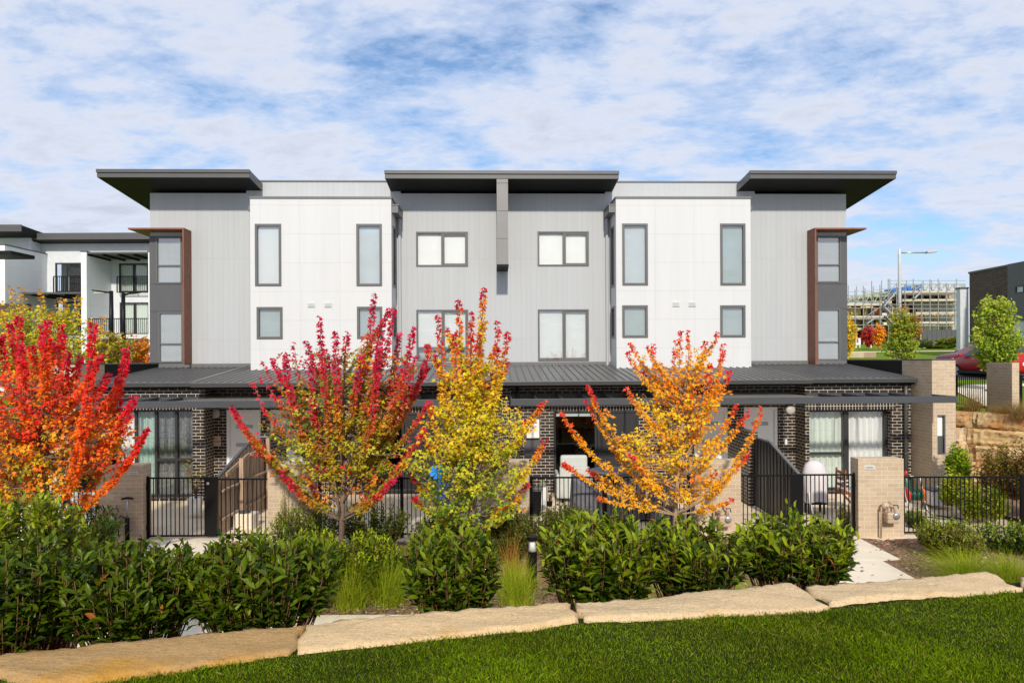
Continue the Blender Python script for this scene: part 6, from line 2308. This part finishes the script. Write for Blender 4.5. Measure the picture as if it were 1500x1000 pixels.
steel = plain('scaffold_steel', (.34, .33, .32), .5, metal=.3)
for k in range(16):
    px = 1228 + k * 12.2
    for dd in (0, 1.2):
        p = at(px + dd * 2, 414 + 10 * max(0, (1300 - px) / 75), SD - .6 + dd)
        build(MB().tube([(p[0], SD - .6 + dd, GZ(p[0], SD)), (p[0], SD - .6 + dd, p[2] + RND.uniform(-.3, .5))], .05, 6), 'standard', steel, t)
for (a, b, pys) in ((1226, 1300, (423, 429, 441, 451, 467, 476)), (1300, 1414, (411, 416, 421, 431, 446, 452, 465, 477))):
    for py in pys:
        p = at(a, py + (6 if a < 1290 and py < 430 else 0), SD - .66); q = at(b, py, SD - .66)
        build(MB().bar((p[0], SD - .66, p[2]), (q[0], SD - .66, q[2]), .06, .06), 'ledger', steel, t)
for (a, b, py) in ((1228, 1292, 446), (1240, 1295, 464), (1322, 1410, 427.5), (1322, 1410, 439.5), (1342, 1410, 458.5), (1342, 1410, 472.5)):
    p, q = at(a, py, SD - .6), at(b, py, SD - .6)
    build(MB().box(p[0], q[0], SD - .55, SD + .7, p[2] - .12, p[2] + .12), 'deck', plain('weathered_plank', (.52, .46, .37), .8, var=.2) if a == 1228 else bpy.data.materials['weathered_plank'], t)
for (a, b, c, d) in ((1294, 450, 1313, 427), (1294, 448, 1309, 462), (1298, 462, 1307, 473), (1270, 474, 1284, 464), (1340, 437, 1352, 424)):
    p, q = at(a, b, SD - .9), at(c, d, SD - .9)
    st_ = MB().bar(p, q, .10, .14).bar(Vector(p) + Vector((0, .7, 0)), Vector(q) + Vector((0, .7, 0)), .10, .14).bar(Vector(p) + Vector((0, 0, .9)), Vector(q) + Vector((0, 0, .9)), .07, .07)
    for k in range(9):
        c_ = Vector(p).lerp(Vector(q), (k + .5) / 9)
        st_.box(c_.x - .12, c_.x + .12, c_.y, c_.y + .7, c_.z - .02, c_.z + .03)
    build(st_, 'stair', M['metal'], t)

# dark site fence, sandstone plinth, signs
p, q = at(1351, 483, 72), at(1408, 506, 72)
t = thing('site_fence', 'black hoarding fence in front of the building site', 'fence', ((p[0] + q[0]) / 2, 72, q[2]))
mb = MB()
for k in range(8):
    a, b = p[0] + (q[0] - p[0]) * k / 8, p[0] + (q[0] - p[0]) * (k + 1) / 8
    mb.box(a + .01, b - .01, 72, 72.1, GZ(30, 72) - .3, p[2])
build(mb, 'panel', M['char'], t)
p, q = at(1352, 502, 64), at(1372, 509, 64)
t = thing('low_wall', 'low sandstone wall in front of the black hoarding fence', 'wall', (p[0], 64, q[2]))
build(MB().box(p[0], q[0], 64, 64.6, q[2] - .6, p[2]), 'stonework', M['block'], t, bevel=.05)
for (pa, pb, py0, py1, lb, two) in ((1254, 1261, 495, 505, 'white sales sign with a crimson panel on the grass by the building site', 1), (1272, 1277.5, 495, 503.5, 'plain white sales sign on the grass by the crimson tree', 0)):
    p, q = at(pa, py0, 66), at(pb, py1, 66)
    t = thing('sales_sign', lb, 'sign', ((p[0] + q[0]) / 2, 66, GZ(p[0], 66)), 'sales signs by the building site')
    build(MB().box(p[0], q[0], 66, 66.06, q[2], p[2]), 'board', M['whitep'], t)
    if two:
        build(MB().box(p[0] + .05, p[0] + (q[0] - p[0]) * .5, 65.98, 65.995, q[2] + .2, p[2] - .05), 'printed_panel', plain('crimson_print', (.45, .05, .10), .5), t)
    mb = MB()
    for x in (p[0] + .05, q[0] - .05):
        mb.box(x - .04, x + .04, 66.07, 66.15, GZ(p[0], 66) - .2, p[2])
    build(mb, 'post', M['whitep'], t)
for (pa, pb, py, lb, cols, sd) in ((1376, 1408, 496, 'olive grass clumps in front of the black hoarding fence', [(.24, .26, .03), (.30, .28, .04), (.16, .20, .03)], 1), (1348, 1362, 500, 'grey green shrub by the low sandstone wall', [(.2, .24, .10), (.26, .30, .14)], 2),
                             (1362, 1392, 509, 'low green shrub on the verge below the hoarding', [(.12, .2, .03), (.2, .22, .04)], 3)):
    fine_shrub(lb, pa, pb, py, 62, .35, 170, cols, zroot=GZ(30, 62), seed=20 + sd, name='verge_shrub', group='shrubs on the far verge', ry=1.0, tmpl=KITE)
p, q = at(1225, 516, 46), at(1286, 531, 46)
t = thing('boundary_wall', 'low cream brick wall beyond the right corner of the terrace', 'wall', ((p[0] + q[0]) / 2, 46, q[2]))
build(MB().box(p[0], at(1266, 516, 46)[0], 46, 46.4, q[2] - .6, p[2]), 'brickwork', M['cbrick'], t, bevel=.01)
build(MB().box(at(1266, 516, 46)[0] + .01, q[0], 46.2, 46.8, q[2] - .6, p[2]), 'pier', plain('tan_pier', (.36, .25, .17), .8), t, bevel=.01)

# brown brick house, far right
t = thing('brick_house', 'brown brick and charcoal house at the right edge behind the green street tree', 'house', (30.5, 42, 3.5))
zt0 = at(1420, 401, 45)[2]
XH = at(1420, 401, 45)[0]
build(MB().box(XH, XH + 9, 41.4, 45, 3.2, zt0), 'brick_wall', M['bbrick'], t)
build(MB().box(XH - .06, XH + 9, 41.38, 45.05, zt0 + .002, zt0 + .12), 'roof_edge', M['char'], t)
mb = MB()
FH = (XH - .12, 0, 0, -1, -1, 0)
wz1, wz0 = at(1484, 418, 40.3)[2], at(1484, 429, 40.3)[2]
wall_holes(mb, FH, -41.38, -36, 3.2, zt0 + .12, [(-40.75, -40.05, wz0, wz1), (-41.0, -39, 4.5, 5.9)], .12)
mb.face([(XH - .12, 41.38, 3.2), (XH + 9, 41.38, 3.2), (XH + 9, 41.38, zt0 + .12), (XH - .12, 41.38, zt0 + .12)])
mb.face([(XH - .12, 36, 3.2), (XH + 9, 36, 3.2), (XH + 9, 36, zt0 + .12), (XH - .12, 36, zt0 + .12)])
mb.face([(XH - .12, 36, zt0 + .12), (XH + 9, 36, zt0 + .12), (XH + 9, 41.38, zt0 + .12), (XH - .12, 41.38, zt0 + .12)])
build(mb, 'charcoal_wall', M['char'], t, fix=False)
window(t, FH, (-40.75, -40.05, wz0, wz1), fw=.06, fmat='dframe', cover='blind', cmat='blindg')
window(t, FH, (-41.0, -39, 4.5, 5.9), fw=.06, fmat='dframe', cover='blind', cmat='blindg', mull=[-40])
p, q = at(1406.5, 423, 45.1), at(1419, 505, 45.1)
build(MB().box(p[0], XH - .005, 45.1, 45.5, 3.2, p[2]), 'render_wall', plain('pale_grey_render', (.56, .58, .62), .7), t)
c = MB().box(p[0] - .05, XH - .004, 45.05, 45.55, p[2] + .003, p[2] + .1)
build(c, 'coping', M['char'], t)


# ================================================================== LIGHT, SKY, CAMERA
SUN_EL, SUN_AZ = math.radians(32.5), math.radians(2)
sdir = Vector((math.sin(SUN_AZ) * math.cos(SUN_EL), -math.cos(SUN_AZ) * math.cos(SUN_EL), math.sin(SUN_EL)))
ld = bpy.data.lights.new('sun', 'SUN')
ld.energy = 3.1
ld.angle = math.radians(2.5)
ld.color = (1.0, 0.925, 0.81)
lo = bpy.data.objects.new('sun', ld)
COL.objects.link(lo)
lo.rotation_euler = (-sdir).to_track_quat('-Z', 'Y').to_euler()
lo.location = (5, -20, 20)

w = bpy.data.worlds.new('World')
S.world = w
w.use_nodes = True
nt = w.node_tree
bg = nt.nodes['Background']
sky = nt.nodes.new('ShaderNodeTexSky')
sky.sky_type = 'NISHITA'
sky.sun_disc = False
sky.sun_elevation = SUN_EL
sky.sun_rotation = math.pi - SUN_AZ
sky.air_density = 1.0
sky.dust_density = 0.6
sky.ozone_density = 2.0
tc = nt.nodes.new('ShaderNodeTexCoord')
sp = nt.nodes.new('ShaderNodeSeparateXYZ')
L(nt, tc.outputs['Generated'], sp.inputs[0])
zc_ = math_(nt, 'ADD', math_(nt, 'MAXIMUM', sp.outputs[2], 0.0), 0.16)
cx = math_(nt, 'DIVIDE', sp.outputs[0], zc_)
cy = math_(nt, 'DIVIDE', sp.outputs[1], zc_)
cb = nt.nodes.new('ShaderNodeCombineXYZ')
L(nt, cx, cb.inputs[0]); L(nt, cy, cb.inputs[1])
mp = nt.nodes.new('ShaderNodeMapping')
mp.inputs['Rotation'].default_value = (0, 0, math.radians(38))
mp.inputs['Scale'].default_value = (0.85, 1.2, 1)
mp.inputs['Location'].default_value = (5.575, 3.115, 0)
L(nt, cb.outputs[0], mp.inputs[0])
n1 = N(nt, 'ShaderNodeTexNoise', Scale=2.7, Detail=14.0, Roughness=0.64, Distortion=0.1)
L(nt, mp.outputs[0], n1.inputs['Vector'])
n2 = N(nt, 'ShaderNodeTexNoise', Scale=0.55, Detail=3.0, Roughness=0.5)
L(nt, mp.outputs[0], n2.inputs['Vector'])
n3 = N(nt, 'ShaderNodeTexNoise', Scale=9.0, Detail=8.0, Roughness=0.6)
L(nt, mp.outputs[0], n3.inputs['Vector'])
d = math_(nt, 'ADD', math_(nt, 'ADD', math_(nt, 'MULTIPLY', n1.outputs[0], .62), math_(nt, 'MULTIPLY', n2.outputs[0], .42)), math_(nt, 'MULTIPLY', n3.outputs[0], .22))
d = math_(nt, 'SUBTRACT', d, .052)
hz_ = math_(nt, 'MULTIPLY', math_(nt, 'POWER', math_(nt, 'SUBTRACT', 1.0, math_(nt, 'MAXIMUM', sp.outputs[2], 0.0)), 9.0), .07)
d = math_(nt, 'ADD', d, hz_)
cov = ramp(nt, d, [(0.435, (0.05,) * 3), (0.495, (0.60,) * 3), (0.565, (0.93,) * 3)])
shade = ramp(nt, d, [(0.5, (4.2, 5.0, 6.6)), (0.6, (5.2, 5.5, 6.3)), (0.72, (4.2, 4.45, 5.2))])
blue = mixc(nt, 1.0, sky.outputs[0], (0.85, 1.0, 1.1), 'MULTIPLY')
L(nt, mixc(nt, cov, blue, shade), bg.inputs['Color'])
bg.inputs['Strength'].default_value = 0.116

cam = bpy.data.cameras.new('camera')
cam.sensor_width = 36
cam.lens = 24
cam.shift_y = 27 / 1500
cam.clip_end = 3000
co = bpy.data.objects.new('camera', cam)
COL.objects.link(co)
co.location = (0, 0, EYE)
co.rotation_euler = (math.pi / 2, RHO, 0)
S.camera = co
S.render.resolution_x, S.render.resolution_y = 1024, 682
S.view_settings.view_transform = 'Standard'
S.view_settings.look = 'None'
S.view_settings.exposure = 0.33
S.view_settings.gamma = 1.0
S.cycles.max_bounces = 6
S.cycles.transparent_max_bounces = 12
S.cycles.use_denoising = True
